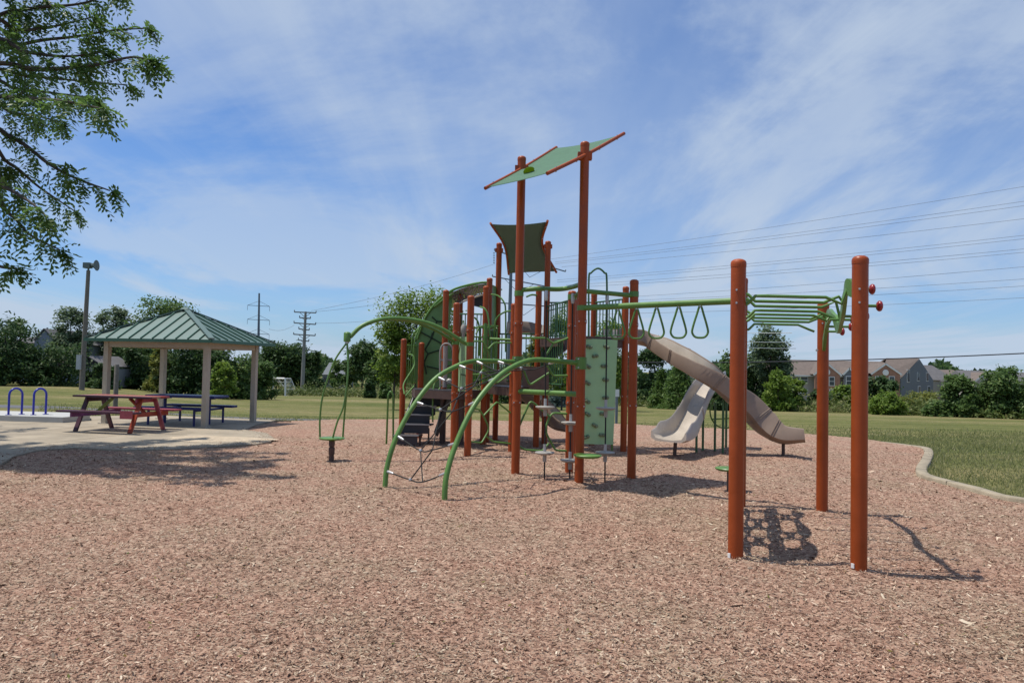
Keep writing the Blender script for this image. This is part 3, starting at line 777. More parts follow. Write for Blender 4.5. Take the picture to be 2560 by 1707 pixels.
# ---- disc ropes
def disc_rope(px0, y0, px1, y1, d, discs, m):
    a, b = A(px0, y0, d), A(px1, y1, d); b.z = 0.0
    rp = MB().tube([a, b], 0.011, 7).build('disc_rope', M_ROPE, PS)
    MB().lathe(a + V((0, 0, -0.14)), [(0.02, 0), (0.026, 0.03), (0.026, 0.12), (0.02, 0.15)], 10).build('ferrule', M_ALU, rp)
    for yy in discs:
        t = (yy - y0) / (y1 - y0); c = A(px0 + (px1 - px0) * t, yy, d)
        MB().lathe(c, [(0.03, -0.035), (0.09, -0.030), (0.134, -0.012), (0.141, 0.0), (0.136, 0.010), (0.05, 0.014), (0.03, 0.016)], 24).build('step_disc', m, rp)
        MB().lathe(c, [(0.027, -0.13), (0.03, -0.03)], 10).build('sleeve', M_GREYP, rp)
        MB().lathe(c, [(0.022, 0.015), (0.022, 0.12)], 10).build('sleeve', M_ALU, rp)
disc_rope(1366, 728, 1361, 1199, 10.95, (1017, 1131), M_GREYP)
disc_rope(1432, 735, 1424, 1206, 11.05, (1056, 1150), M_GREYP)
disc_rope(1518, 735, 1512, 1203, 10.87, (1020, 1131), M_GREYP)
nd = A(1469, 1138, 10.35)
fs = MB().lathe(nd, [(0.06, -0.04), (0.15, -0.028), (0.188, -0.008), (0.192, 0.004), (0.183, 0.012), (0.02, 0.016)], 28).build('foot_step', M_GREEN, PS)
MB().bar(P3('N', nd.z - 0.02), nd + V((0, 0, -0.02)), 0.08, 0.03).build('bracket', M_GREEN, fs)

# ---- bent rung climbers
def bent(pts, d0, d1, x0, x1, r=0.0165):
    P = []
    for (px, py) in pts: P.append(A(px, py, d0 + (px - x0) / (x1 - x0) * (d1 - d0)))
    # round the corners a little
    Q_ = [P[0]]
    for i in range(1, len(P) - 1):
        a, b, c = P[i - 1], P[i], P[i + 1]
        la = min(0.04, (a - b).length * .4); lc = min(0.04, (c - b).length * .4)
        p1 = b + (a - b).normalized() * la; p2 = b + (c - b).normalized() * lc
        Q_ += [p1, (p1 + p2) / 4 + b / 2, p2]
    Q_.append(P[-1])
    MB().tube(Q_, r, 9).build('bent_rung', M_GREEN, PS)
for pts in ([(1173, 853), (1207, 853), (1219, 874), (1235, 857), (1283, 857)], [(1219, 874), (1226, 900)], [(1173, 936), (1198, 936), (1208, 922), (1221, 934), (1242, 958), (1284, 927)],
            [(1173, 1020), (1197, 1022), (1208, 1038), (1221, 1066), (1221, 1077), (1204, 1107), (1172, 1103)], [(1209, 1039), (1242, 1004), (1283, 1037)], [(1214, 1088), (1233, 1104), (1281, 1109)]):
    bent(pts, 13.75, 14.5, 1169, 1283)
for pts in ([(1300, 845), (1365, 845), (1383, 859), (1420, 845)], [(1383, 859), (1365, 888)], [(1309, 925), (1324, 963), (1372, 932)], [(1368, 912), (1382, 939), (1420, 939)],
            [(1299, 1063), (1324, 1005), (1332, 1005), (1374, 1041)], [(1418, 1034), (1382, 1032), (1374, 1042), (1364, 1068), (1366, 1084), (1388, 1125), (1418, 1127)], [(1296, 1113), (1311, 1124), (1356, 1127), (1372, 1108)]):
    bent(pts, 11.4, 11.75, 1295, 1420)

# ---- decks
def deck(poly, z, label=None):
    o = MB().slab(poly, z - 0.16, z).build('deck', M_BROWN, PS, smooth=False)
    n = len(poly)
    MB().slab([(p[0] * 0.985 + 0.015 * poly[0][0], p[1] * 0.985 + 0.015 * poly[0][1]) for p in poly], z + 0.002, z + 0.012).build('deck_mat', M_STEP, o, smooth=False)
    if label: o['label'] = label
    return o
deck([(-1.06, 14.85), (-.60, 15.75), (-1.42, 16.25), (-2.15, 16.5), (-1.95, 15.45)], 1.12)
deck([(-.54, 15.85), (-.31, 16.85), (.70, 16.2), (.50, 15.55), (.05, 14.6)], 1.22)
deck([POSTS['V'][:2], POSTS['O'][:2], POSTS['W'][:2], POSTS['K'][:2]], 2.20, 'highest deck above the pale green climbing wall')
deck([(-1.40, 16.3), (-.55, 15.9), (-.45, 16.6), (-1.18, 17.25)], 1.62)
# sloping dark ramp between decks
MB().plate([A(1352, 884, 15.7), A(1372, 908, 15.3), A(1421, 870, 14.5), A(1421, 842, 14.5), A(1395, 846, 15.0)], (-0.5, -0.8, 0.1), 0.05).build('ramp', M_STEP, PS, smooth=False)
MB().plate([A(1306, 915, 15.3), A(1372, 918, 15.1), A(1372, 982, 15.1), A(1306, 982, 15.3)], (0, 1, 0), 0.03).build('riser_panel', M_BROWN, PS, smooth=False)

# ---- climbing wall
wl, wr = 1456, 1543
wt = [A(wl, 846, 14.45), A(wr, 850, 14.75)]
wall_poly = [A(wl, 846, 14.45), A(wr, 850, 14.75), A(1532, 1111, 14.72), A(1450, 1109, 14.42)]
nrm = (wall_poly[1] - wall_poly[0]).cross(wall_poly[3] - wall_poly[0]).normalized()
if nrm.y > 0: nrm = -nrm
cw = MB().plate(wall_poly, nrm, 0.03).build('climbing_wall', M_PANEL, PS, smooth=False)
for (px, py) in ((1471, 867), (1514, 867), (1486, 890), (1468, 916), (1508, 915), (1512, 949), (1467, 957), (1512, 994), (1466, 1003), (1505, 1034), (1467, 1035), (1485, 1063), (1503, 1087), (1464, 1092)):
    t = (px - wl) / (wr - wl); c = A(px, py, 14.45 + 0.30 * t) + nrm * 0.018
    ang = random.uniform(-0.6, 0.6); ux = V((math.cos(ang), 0.25, math.sin(ang))).normalized()
    h = MB()
    for s_ in (-1, 1):
        h.lathe(c + ux * 0.030 * s_, [(0.036, 0), (0.035, 0.03), (0.026, 0.05), (0.008, 0.056)], 10, axis=nrm)
    hd = h.build('climbing_hold', M_HOLD, cw, angle=70)
for s_ in (-1, 1):
    c = A(1492, 1111, 14.6)
MB().tube([A(1530, 1108, 14.75), A(1530, 1126, 14.75)], 0.02, 8).build('leg', M_GREEN, cw)
MB().bar(P3('V', 2.21), P3('O', 2.21), 0.06, 0.05).build('lip', M_BROWN, cw)
MB().tube(spline([A(1472, 842, 14.6), A(1472, 700, 14.6), A(1478, 682, 14.6), A(1495, 671, 14.6), A(1511, 682, 14.6), A(1517, 700, 14.6), A(1517, 842, 14.6)], 6), 0.019, 9).build('grab_loop', M_DKGREEN, PS)

# ---- railings
def railing(a, b, z0, z1, n, m=M_DKGREEN, r=0.012, mid=None):
    a, b = V(a), V(b)
    mb = MB().tube([V((a.x, a.y, z0)), V((b.x, b.y, z0))], 0.014, 8).tube([V((a.x, a.y, z1)), V((b.x, b.y, z1))], 0.017, 8)
    for e in (a, b): mb.tube([V((e.x, e.y, z0)), V((e.x, e.y, z1))], 0.012, 8)
    if mid: mb.tube([V((a.x, a.y, mid)), V((b.x, b.y, mid))], 0.012, 8)
    rl = mb.build('railing', m, PS)
    for i in range(n):
        p = a.lerp(b, (i + 1) / (n + 1))
        MB().tube([V((p.x, p.y, z0)), V((p.x, p.y, z1))], r, 7).build('picket', m, rl)
    return rl
railing(P3('W'), P3('O'), 2.30, 3.02, 9)
railing(P3('W') + V((-1.0, .25, 0)), P3('W'), 2.30, 3.02, 8)
railing(P3('L'), P3('V'), 2.22, 2.93, 11, mid=2.83)
railing(P3('K') + V((0.08, 0.1, 0)), P3('V') + V((-.2, .3, 0)), 1.30, 2.15, 9)
railing(P3('H'), P3('L'), 1.32, 2.35, 9)
railing(P3('G'), P3('H'), 1.32, 2.40, 8)
railing(P3('A') + V((0.15, .3, 0)), P3('F'), 1.70, 2.75, 8)
def arch_gate(a, b, z0, zs, zt, n, m=M_GREEN):
    a, b = V(a), V(b)
    def q(s, z): p = a.lerp(b, s); return V((p.x, p.y, z))
    loop = spline([q(0, z0), q(0, zs), q(0.12, zs + (zt - zs) * .7), q(0.5, zt), q(0.88, zs + (zt - zs) * .7), q(1, zs), q(1, z0)], 6)
    rl = MB().tube(loop, 0.017, 9).tube([q(0, z0 + .06), q(1, z0 + .06)], 0.014, 8).tube([q(0, zs - 0.1), q(1, zs - 0.1)], 0.014, 8).build('arched_gate', m, PS)
    for i in range(n):
        s = (i + 1) / (n + 1)
        MB().tube([q(s, z0 + .06), q(s, zs - 0.1)], 0.0115, 7).build('picket', m, rl)
arch_gate(A(1183, 900, 14.9), A(1213, 900, 15.2), 1.28, 2.30, 2.40, 4)
arch_gate(A(1216, 900, 15.2), A(1241, 900, 15.45), 1.28, 2.30, 2.42, 4)
MB().tube([A(1214, 808, 15.0), A(1209, 960, 15.0)], 0.034, 12).build('climbing_pole', M_GREEN, PS)
# curved grab rails around the upper entries
for pts in ([(1200, 767, 15.4), (1212, 772, 15.3), (1220, 790, 15.25), (1224, 830, 15.2), (1224, 890, 15.2)], [(1228, 736, 16.2), (1246, 740, 16.1), (1260, 756, 16.0), (1264, 780, 16.0), (1264, 880, 16.0)],
            [(1281, 777, 15.0), (1262, 780, 15.1), (1244, 793, 15.2), (1237, 815, 15.2), (1234, 895, 15.3)], [(1316, 742, 15.4), (1330, 737, 15.45), (1345, 739, 15.5)],
            [(1186, 793, 15.3), (1195, 805, 15.3), (1199, 830, 15.3), (1199, 890, 15.3)], [(1190, 835, 15.1), (1203, 816, 15.2), (1245, 816, 15.4)]):
    MB().tube(spline([A(*p) for p in pts], 6), 0.018, 8).build('grab_rail', M_GREEN, PS)
MB().tube([A(1226, 847, 14.9), A(1284, 850, 14.6)], 0.026, 10).build('cross_bar', M_GREEN, PS)

# ---- dome-shaped shell around the left tower
dpx = [(1042, 968), (1034, 925), (1034, 885), (1043, 848), (1062, 797), (1085, 763), (1113, 738), (1134, 724)]
dome_pts = [A(*p, 17.3) for p in dpx]
inner = [A(*p, 17.3) for p in ((1126, 790), (1122, 850), (1130, 900), (1130, 968))]
dm = MB().plate(spline(dome_pts, 4) + inner, (0, 1, 0), 0.04).build('shell_panel', M_DOME, PS, smooth=False)
dm['label'] = 'tall green panel cut like a turtle shell left of the tower'
for pts in ([(1080, 792), (1092, 803), (1120, 806)], [(1092, 803), (1086, 825), (1078, 848)], [(1052, 830), (1080, 845), (1106, 860)], [(1081, 832), (1076, 850), (1062, 874)], [(1062, 874), (1070, 884), (1105, 873)], [(1070, 884), (1060, 905), (1066, 935)], [(1066, 915), (1095, 922), (1125, 915)], [(1044, 900), (1062, 900)]):
    MB().tube([A(x, y, 17.26) for x, y in pts], 0.016, 6).build('groove', M_VEIN, dm)
MB().tube(spline([A(*p, 17.25) for p in dpx[3:]] + [A(1165, 714, 17.1), A(1200, 707, 16.9), A(1224, 706, 16.75)], 5), 0.028, 9).build('rim_tube', M_GREEN, dm)
# arched roof of the tower and its pierced fascia
rows = []
for i, (px, py) in enumerate([(1085, 763), (1113, 740), (1140, 725), (1170, 715), (1200, 709), (1226, 708)]):
    f = A(px, py + 4, 17.2 - 0.45 * i / 5); b = f + V((0.25, 1.0, 0.0))
    rows.append([f, f.lerp(b, .5), b])
ro = MB().sheet(rows).build('arched_roof', M_DOME, PS); solid(ro, 0.03)
fv = []
def fasc(s, t):
    top = [(1125, 733), (1150, 722), (1180, 713), (1216, 709)]; bot = [(1140, 760), (1160, 750), (1185, 741), (1216, 733)]
    k = min(int(s * 3), 2); q = s * 3 - k
    tp = (top[k][0] + (top[k + 1][0] - top[k][0]) * q, top[k][1] + (top[k + 1][1] - top[k][1]) * q)
    bt = (bot[k][0] + (bot[k + 1][0] - bot[k][0]) * q, bot[k][1] + (bot[k + 1][1] - bot[k][1]) * q)
    return A(tp[0] + (bt[0] - tp[0]) * t, tp[1] + (bt[1] - tp[1]) * t, 16.9 - 0.4 * s)
ns, ntt = 46, 12
for i in range(ns):
    for j in range(ntt):
        if 0 < j < ntt - 1 and random.random() < 0.36: continue
        for e, g in ((0, 0), (1, 0), (1, 1), (0, 1)): fv.append(tuple(fasc((i + e) / ns, (j + g) / ntt)))
fo = fast_mesh('pierced_fascia', np.array(fv), 4, M_BROWN, parent=PS); solid(fo, 0.006)
MB().tube(spline([A(1140, 764, 16.85), A(1160, 753, 16.8), A(1185, 744, 16.7), A(1214, 735, 16.55)], 5), 0.02, 8).build('rim_tube', M_GREYP, PS)
MB().plate([A(1181, 742, 17.0), A(1214, 736, 16.9), A(1214, 772, 16.9), A(1181, 764, 17.0)], (0, 1, 0), 0.03).build('back_panel', M_STEP, PS, smooth=False)
MB().plate([A(1228, 711, 16.5), A(1250, 722, 17.2), A(1250, 835, 17.2), A(1228, 850, 16.5)], (0.9, -.3, 0), 0.03).build('side_panel', M_DOME, PS, smooth=False)
pn = MB().plate([A(1136, 842, 15.1), A(1170, 842, 14.6), A(1170, 978, 14.6), A(1136, 978, 15.1)], (-.6, -.8, 0), 0.03).build('side_panel', M_PANEL, PS, smooth=False)
for pts in ([(1154, 845), (1146, 890), (1152, 935)], [(1146, 890), (1138, 893)], [(1152, 935), (1168, 940)], [(1152, 935), (1150, 975)]):
    MB().tube([A(x, y, 15.1 - 0.5 * (x - 1136) / 34 - 0.03) for x, y in pts], 0.010, 6).build('groove', M_VEIN, pn)
# grey play gadget beside the stair
gp = MB()
gp.tube(spline([A(1101, 968, 15.6), A(1100, 900, 15.6), A(1102, 872, 15.6), A(1110, 860, 15.6), A(1122, 860, 15.6), A(1131, 873, 15.6), A(1132, 900, 15.6), A(1131, 968, 15.6)], 5), 0.019, 9)
gp.tube([A(1114, 864, 15.55), A(1112, 968, 15.55)], 0.048, 14).tube([A(1101, 900, 15.6), A(1131, 900, 15.6)], 0.022, 8)
gp.build('play_panel', mat('warm_grey_plastic', (0.30, 0.26, 0.24), 0.5), PS)
MB().lathe(A(1123, 953, 15.5), [(0.06, 0), (0.06, 0.05), (0.03, 0.08)], 14, axis=(0, -1, 0)).build('dial', M_GREYP, PS)
MB().lathe(A(1159, 820, 16.0), [(0.03, -.28), (0.035, -.12), (0.06, -.08), (0.06, 0.02), (0.035, 0.07)], 14).build('viewer', M_GREYP, PS)

# ---- stair
stair = MB()
steps = [((996, 1118), (1060, 1083), 15.2), ((1000, 1083), (1088, 1058), 15.5), ((1008, 1055), (1082, 1034), 15.8), ((1022, 1032), (1100, 1012), 16.0), ((1030, 1010), (1128, 992), 16.2)]
sv = [(20, 400, 1250), (120, 570, 1085), (185, 585, 940), (275, 670, 805), (300, 890, 680)]
st_root = MB().bar(A(1090, 1085, 15.45), A(1122, 992, 16.0), 0.04, 0.16).build('stair', M_STEP, PS, smooth=False)
MB().bar(A(1002, 1085, 15.5), A(1036, 992, 16.3), 0.04, 0.16).build('stringer', M_STEP, st_root, smooth=False)
for i, (x0, x1, yy) in enumerate(sv):
    d = 15.15 + 0.26 * i
    a = A(980 + x0 / 6.03, 880 + yy / 6.03, d); b = A(980 + x1 / 6.03, 880 + yy / 6.03, d)
    bk = V((0.05, 0.30, 0)); zt = (a.z + b.z) / 2; a.z = b.z = zt
    MB().add([a + V((0, 0, -.03)), b + V((0, 0, -.03)), b + bk + V((0, 0, -.03)), a + bk + V((0, 0, -.03)), a, b, b + bk, a + bk], [(3, 2, 1, 0), (4, 5, 6, 7), (0, 1, 5, 4), (1, 2, 6, 5), (2, 3, 7, 6), (3, 0, 4, 7)]).build('step', M_STEP, st_root, smooth=False)
    MB().bar(a + V((0, -0.008, -0.006)), b + V((0, -0.008, -0.006)), 0.014, 0.026).build('step_edge', M_EDGE, st_root, smooth=False)
    rz = 0.16
    MB().plate([a + V((0.02, .02, -.03)), b + V((-.02, .02, -.03)), b + V((-.02, .02, -.03 - rz)), a + V((0.02, .02, -.03 - rz))], (0, 1, 0), 0.015).build('riser', M_STEP, st_root, smooth=False)
for (px, y0, y1, d) in ((1012, 1085, 1110, 15.35), (1051, 1085, 1108, 15.35), (1072, 1070, 1100, 15.6), (1050, 1065, 1090, 15.9)):
    a = A(px, y0, d); MB().tube([a, V((a.x, a.y, -0.04))], 0.018, 8).build('leg', M_BROWN, st_root)
# stair hand rails
for pts in ([(1022, 885, 16.7), (1033, 890, 16.6), (1035, 915, 16.5), (1010, 958, 16.1), (1011, 985, 15.9)], [(1035, 965, 16.2), (1014, 990, 15.9)], [(1105, 930, 15.8), (1086, 960, 15.6), (1082, 1000, 15.5), (1082, 1055, 15.5)], [(1104, 962, 15.8), (1088, 990, 15.6)], [(1100, 925, 16.0), (1102, 960, 15.8)]):
    MB().tube(spline([A(*p) for p in pts], 5), 0.017, 8).build('hand_rail', M_GREEN, PS)
railing(A(1015, 960, 16.9), A(1046, 960, 17.4), 1.22, 2.05, 5, M_GREEN)
MB().tube(spline([A(1029, 880, 17.0), A(1032, 840, 17.0), A(1042, 825, 17.0), A(1052, 815, 17.1)], 5), 0.02, 8).build('grab_rail', M_GREEN, PS)
MB().tube(spline([A(1030, 960, 16.9), A(1036, 860, 16.9), A(1048, 820, 17.0)], 5), 0.02, 8).build('grab_rail', M_GREEN, PS)
for px, y1, d in ((1108, 1092, 15.9), (1155, 1095, 15.6)):
    a = A(px, 990, d); MB().tube([a, V((a.x, a.y, -0.03))], 0.06, 12).build('deck_leg', M_BROWN, PS)

# ---- small inverted-U grab rail beside the arch
lp = [G(966, 1110), A(970, 1000, 15.4), A(972, 985, 15.4), A(976, 979, 15.4), A(981, 985, 15.4), A(983, 1000, 15.4), G(983, 1112)]
uo = MB().tube(spline(lp, 5), 0.020, 9).build('grab_hoop', M_GREEN, None)
tag(uo, 'small green inverted-U grab hoop standing left of the black stair', 'grab hoop')

# ---- hanging spinner pod with its arched arm
cap = A(868, 842, 12.8)
arm = spline([cap + V((0.05, 0, 0)), A(905, 815, 12.9), A(950, 799, 13.05), A(1000, 796, 13.2), A(1060, 805, 13.4), A(1110, 825, 13.55), A(1165, 860, 13.75)], 8)
ao = MB().tube(arm, 0.036, 14).build('spinner_arm', M_GREEN, PS)
MB().tube(spline([A(985, 797, 13.18), A(1040, 806, 13.6), A(1090, 826, 14.1), A(1133, 852, 14.7)], 8), 0.030, 12).build('spinner_arm', M_GREEN, PS)
clamp('E', arm[-1].z, ao); clamp('D', arm[-1].z + .05, ao)
MB().lathe(cap, [(0.045, -0.085), (0.06, -0.075), (0.06, 0.06), (0.05, 0.075), (0.02, 0.085)], 16).build('bearing_cap', M_GREEN, ao)
MB().lathe(cap, [(0.035, -0.11), (0.035, -0.085)], 12).build('bearing_ring', M_ALU, ao)
dsk = A(830, 1095, 12.8)
sp = MB().lathe(dsk, [(0.05, -0.04), (0.19, -0.022), (0.215, -0.008), (0.218, 0.004), (0.20, 0.012), (0.03, 0.014)], 28).build('spinner_disc', M_GREEN, PS)
bt = cap + V((0, 0, -0.09))
for pts in ([(bt), A(835, 905, 12.78), A(808, 985, 12.78), A(800, 1045, 12.78), A(800, 1092, 12.78)], [bt, A(871, 900, 12.85), A(866, 985, 12.9), A(861, 1040, 12.95), A(857, 1094, 12.95)], [bt, A(870, 930, 12.7), A(860, 1010, 12.66), A(843, 1055, 12.65), A(832, 1094, 12.65)]):
    MB().tube(spline(pts, 7), 0.0155, 9).build('spinner_rod', M_GREEN, sp)
pb = V((dsk.x, dsk.y, 0))
MB().lathe(pb, [(0.04, -0.04), (0.045, 0.02), (0.04, 0.08), (0.05, 0.10), (0.052, 0.2), (0.035, 0.22), (0.05, 0.235), (0.05, 0.32)], 14).build('spinner_base', M_BROWN, sp)

# ---- slides
M_TRACK = mat('sunlit_worn_track', (0.46, 0.40, 0.33), 0.30, var=0.10, scale=3.0, wear=0.15)  # paler than M_TAN: sun on the slide inside put into colour, plus wear specks
def trough(name, path, width, wall, bank, m, inner=M_TRACK, th=0.035):
    C = spline(path, 8); n = len(C); mb = MB(); ring = []
    for i, c in enumerate(C):
        t = (C[min(i + 1, n - 1)] - C[max(i - 1, 0)]).normalized()
        s = t.cross(V((0, 0, 1))).normalized()     # right-hand side looking down the slide
        u = s.cross(t).normalized()
        f = i / (n - 1)
        def ip(l):
            k = min(int(f * (len(l) - 1)), len(l) - 2); q = f * (len(l) - 1) - k; return l[k] + (l[k + 1] - l[k]) * q
        a = math.radians(ip(bank)); w = ip(width) / 2; h = ip(wall)
        s, u = s * math.cos(a) + u * math.sin(a), u * math.cos(a) - s * math.sin(a)
        pr = [(-w - th, h), (-w - th, 0.02), (-w * .75, -th), (w * .75, -th), (w + th, 0.02), (w + th, h), (w + th * .5, h + .022), (w, h), (w - .01, 0.10), (w * .8, 0.025), (w * .3, 0.0), (-w * .3, 0.0), (-w * .8, 0.025), (-w + .01, 0.10), (-w, h), (-w - th * .5, h + .022)]
        ring.append([c + s * x + u * y for x, y in pr])
    k = len(ring[0]); vs = [p for r in ring for p in r]; fs = []
    for i in range(n - 1):
        for j in range(k):
            j2 = (j + 1) % k; fs.append((i * k + j, i * k + j2, (i + 1) * k + j2, (i + 1) * k + j))
    def capf(o): return [(o + 0, o + 1, o + 13, o + 14, o + 15), (o + 1, o + 2, o + 12, o + 13), (o + 2, o + 3, o + 10, o + 11, o + 12), (o + 3, o + 4, o + 9, o + 10), (o + 4, o + 5, o + 6, o + 7, o + 8, o + 9)]
    fs += capf(0) + [tuple(reversed(x)) for x in capf((n - 1) * k)]
    mb.add(vs, fs)
    sl = mb.build(name, m, PS, angle=50)
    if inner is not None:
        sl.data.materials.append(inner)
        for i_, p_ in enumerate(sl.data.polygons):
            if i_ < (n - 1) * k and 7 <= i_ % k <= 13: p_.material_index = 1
    def band(f):
        i = int(f * (n - 1)); t = (C[min(i + 1, n - 1)] - C[max(i - 1, 0)]).normalized()
        r = ring[i]; cc = sum(r, V((0, 0, 0))) / k
        out = [cc + (p - cc) * 1.03 for p in (r[15], r[0], r[1], r[2], r[3], r[4], r[5], r[6])]
        for dd in (-0.02, 0.02): MB().tube([p + t * dd for p in out], 0.0065, 6).build('joint_flange', m, sl)
    return sl, band
def slp(lst, d): return [V(((px - 1280) / FPX * d * 1.0, d, z)) for px, z in lst]
big = [V((2.02, 15.60, 2.19)), V((2.36, 15.85, 2.20)), V((2.70, 16.00, 2.18)), V((3.00, 15.92, 2.06)), V((3.28, 15.58, 1.86)), V((3.52, 15.18, 1.66)), V((3.82, 14.92, 1.42)), V((4.20, 14.86, 1.10)), V((4.55, 14.88, 0.82)), V((4.84, 14.84, 0.50)), V((5.20, 14.68, 0.30)), V((5.62, 14.52, 0.34))]
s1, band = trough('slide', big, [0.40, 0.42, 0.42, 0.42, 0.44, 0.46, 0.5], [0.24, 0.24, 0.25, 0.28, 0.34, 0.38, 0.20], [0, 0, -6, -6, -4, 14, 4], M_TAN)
s1['label'] = 'long wavy tan slide descending to the right'
for f in (0.25, 0.40, 0.58, 0.78, 0.88): band(f)
g_ = G(1958, 1141)
MB().tube([V((g_.x, g_.y, -0.03)), V((g_.x, g_.y, 0.34))], 0.033, 10).build('support_leg', M_BROWN, s1)
sm2 = [V((4.40, 16.35, 1.42)), V((4.12, 15.9, 1.30)), V((3.80, 15.40, 1.00)), V((3.55, 14.95, 0.68)), V((3.30, 14.52, 0.42)), V((3.08, 14.24, 0.335)), V((2.92, 14.08, 0.335))]
s2, band2 = trough('slide', sm2, [0.38, 0.38, 0.40, 0.46, 0.62, 0.70], [0.20, 0.20, 0.20, 0.26, 0.30, 0.14], [0, 0, 0, 0, 0, 0], mat('pale_tan_plastic', (0.45, 0.40, 0.345), 0.38, var=0.06))
s2['label'] = 'short pale slide coming down towards the viewer under the long slide'
band2(0.5)
g_ = G(1686, 1140)
MB().tube([V((g_.x, g_.y, -0.03)), V((g_.x + .02, g_.y, 0.32))], 0.035, 10).build('support_leg', M_BROWN, s2)
for px, d, zt_ in ((1741, 15.0, 0.58), (1757, 15.4, 0.84), (1787, 15.35, 0.98), (1807, 14.92, 1.08), (1815, 16.2, 1.3)):
    b = A(px, 1120, d); MB().tube([V((b.x, b.y, -0.03)), V((b.x, b.y, zt_))], 0.024, 9).build('support_leg', M_DKGREEN, s2)
MB().slab([(4.15, 15.85), (4.65, 15.75), (4.95, 16.5), (4.4, 16.75)], 1.28, 1.40).build('landing', M_BROWN, s2, smooth=False)
rg_ = [A(1812 + 37 * math.cos(a), 1028 + 42 * math.sin(a), 15.6) for a in np.linspace(0, 2 * math.pi, 24, endpoint=False)]
MB().tube(rg_, 0.015, 7, closed=True).tube([A(1778, 1048, 15.6), A(1846, 1044, 15.6)], 0.014, 7).build('climbing_ring', M_GREEN, s2)
sm3 = [V((-0.35, 17.0, 1.22)), V((-0.05, 17.0, 1.12)), V((0.35, 16.95, 0.88)), V((0.72, 16.85, 0.58)), V((1.0, 16.72, 0.34)), V((1.28, 16.6, 0.28))]
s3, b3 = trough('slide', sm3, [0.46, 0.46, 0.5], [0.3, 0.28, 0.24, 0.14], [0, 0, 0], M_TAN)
s3['label'] = 'low tan slide behind the posts under the woven shade'
b3(0.5)
tw = [V((-0.1, 17.2, 2.42)), V((0.35, 17.25, 2.40)), V((0.56, 17.22, 2.37)), V((0.72, 17.16, 2.34))]
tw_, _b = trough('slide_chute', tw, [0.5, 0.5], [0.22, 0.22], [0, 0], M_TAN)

# ---- lone stepping pod behind the front frame
pdp = A(1824, 1171, 10.3)
sp_ = thing('stepping_pod', 'low green round stepping pod half hidden behind the front red post', 'stepping pod', (pdp.x, pdp.y, 0))
MB().lathe((pdp.x, pdp.y, pdp.z), [(0.05, -0.04), (0.15, -0.028), (0.188, -0.008), (0.192, 0.004), (0.183, 0.012), (0.02, 0.016)], 26).build('tread', M_GREEN, sp_)
MB().lathe((pdp.x, pdp.y, -0.03), [(0.035, 0), (0.035, pdp.z + 0.01)], 12).build('stem', M_BROWN, sp_)
# small white footing collars by the front posts

# ================================================================== SHELTER AND FURNITURE
def make_gazebo():
    c = sum(gz, V((0, 0, 0))) / 4
    g = thing('picnic_shelter', 'green hipped metal roof shelter on four beige posts beside the wood chips', 'shelter', (c.x, c.y, 0))
    ev = 2.10; ap = V((c.x, c.y, 2.90))
    a = (gz[1] - gz[0]).normalized(); b = (gz[2] - gz[1]).normalized(); o = 0.36
    cor = [gz[0] - a * o - b * o, gz[1] + a * o - b * o, gz[2] + a * o + b * o, gz[3] - a * o + b * o]
    for p in gz:
        po = MB().box((p.x, p.y, 1.04), (0.125, 0.125, 2.02), math.atan2(a.y, a.x)).build('post', M_BEIGE, g, smooth=False)
        MB().box((p.x, p.y, 0.045), (0.22, 0.22, 0.02), math.atan2(a.y, a.x)).build('base_plate', M_BEIGE, po, smooth=False)
    for i in range(4):
        p, q = gz[i], gz[(i + 1) % 4]; t = (q - p).normalized()
        MB().bar(p + V((0, 0, 1.985)) + t * .066, q + V((0, 0, 1.985)) - t * .066, 0.09, 0.13).build('beam', M_BEIGE, g, smooth=False)
    for i in range(4):
        p = gz[i]; MB().bar(V((p.x, p.y, 2.06)), ap + V((0, 0, -0.06)), 0.07, 0.09).build('hip_rafter', M_BEIGE, g, smooth=False)
    soff = mat('roof_underside', (0.30, 0.19, 0.10), 0.7)
    for i in range(4):
        p = cor[i].copy(); q = cor[(i + 1) % 4].copy(); p.z = q.z = ev
        u = (q - p).normalized(); L_ = (q - p).length; half = L_ / 2
        rise = ap - (p + q) / 2
        nrm = u.cross(rise).normalized()
        if nrm.z < 0: nrm = -nrm
        n = max(8, int(round(L_ / 0.30)))
        def top(s):  # slope point above eave position s
            k = 1 - abs(s - half) / half; return p + u * s + rise * k
        for k in range(n):
            s0, s1 = L_ * k / n, L_ * (k + 1) / n
            pts = [p + u * s0, p + u * s1, top(s1)]
            if s0 < half < s1: pts = [p + u * s0, p + u * s1, top(s1), top(half), top(s0)]
            elif k > 0: pts.append(top(s0))
            if k == n - 1: pts = [p + u * s0, p + u * s1, top(s0)]
            MB().plate([x + nrm * 0.012 for x in pts], nrm, 0.014).build('roof_panel', M_ROOF, g, smooth=False)
            if k > 0: MB().bar(p + u * s0 + nrm * 0.035, top(s0) + nrm * 0.035, 0.022, 0.034, up=nrm).build('seam', M_SEAM, g, smooth=False)
        MB().bar(p + V((0, 0, -0.02)), q + V((0, 0, -0.02)), 0.03, 0.075).build('fascia', M_SEAM, g, smooth=False)
        MB().plate([p + V((0, 0, -.03)), q + V((0, 0, -.03)), ap + V((0, 0, -.06))], nrm, 0.008).build('soffit', soff, g, smooth=False)
        MB().bar(p + V((0, 0, 0.045)), ap + V((0, 0, 0.045)), 0.13, 0.028).build('hip_cap', M_ROOF, g, smooth=False)
    MB().lathe(ap, [(0.14, 0.02), (0.10, 0.06), (0.02, 0.085)], 8).build('roof_cap', M_ROOF, g, smooth=False)
make_gazebo()

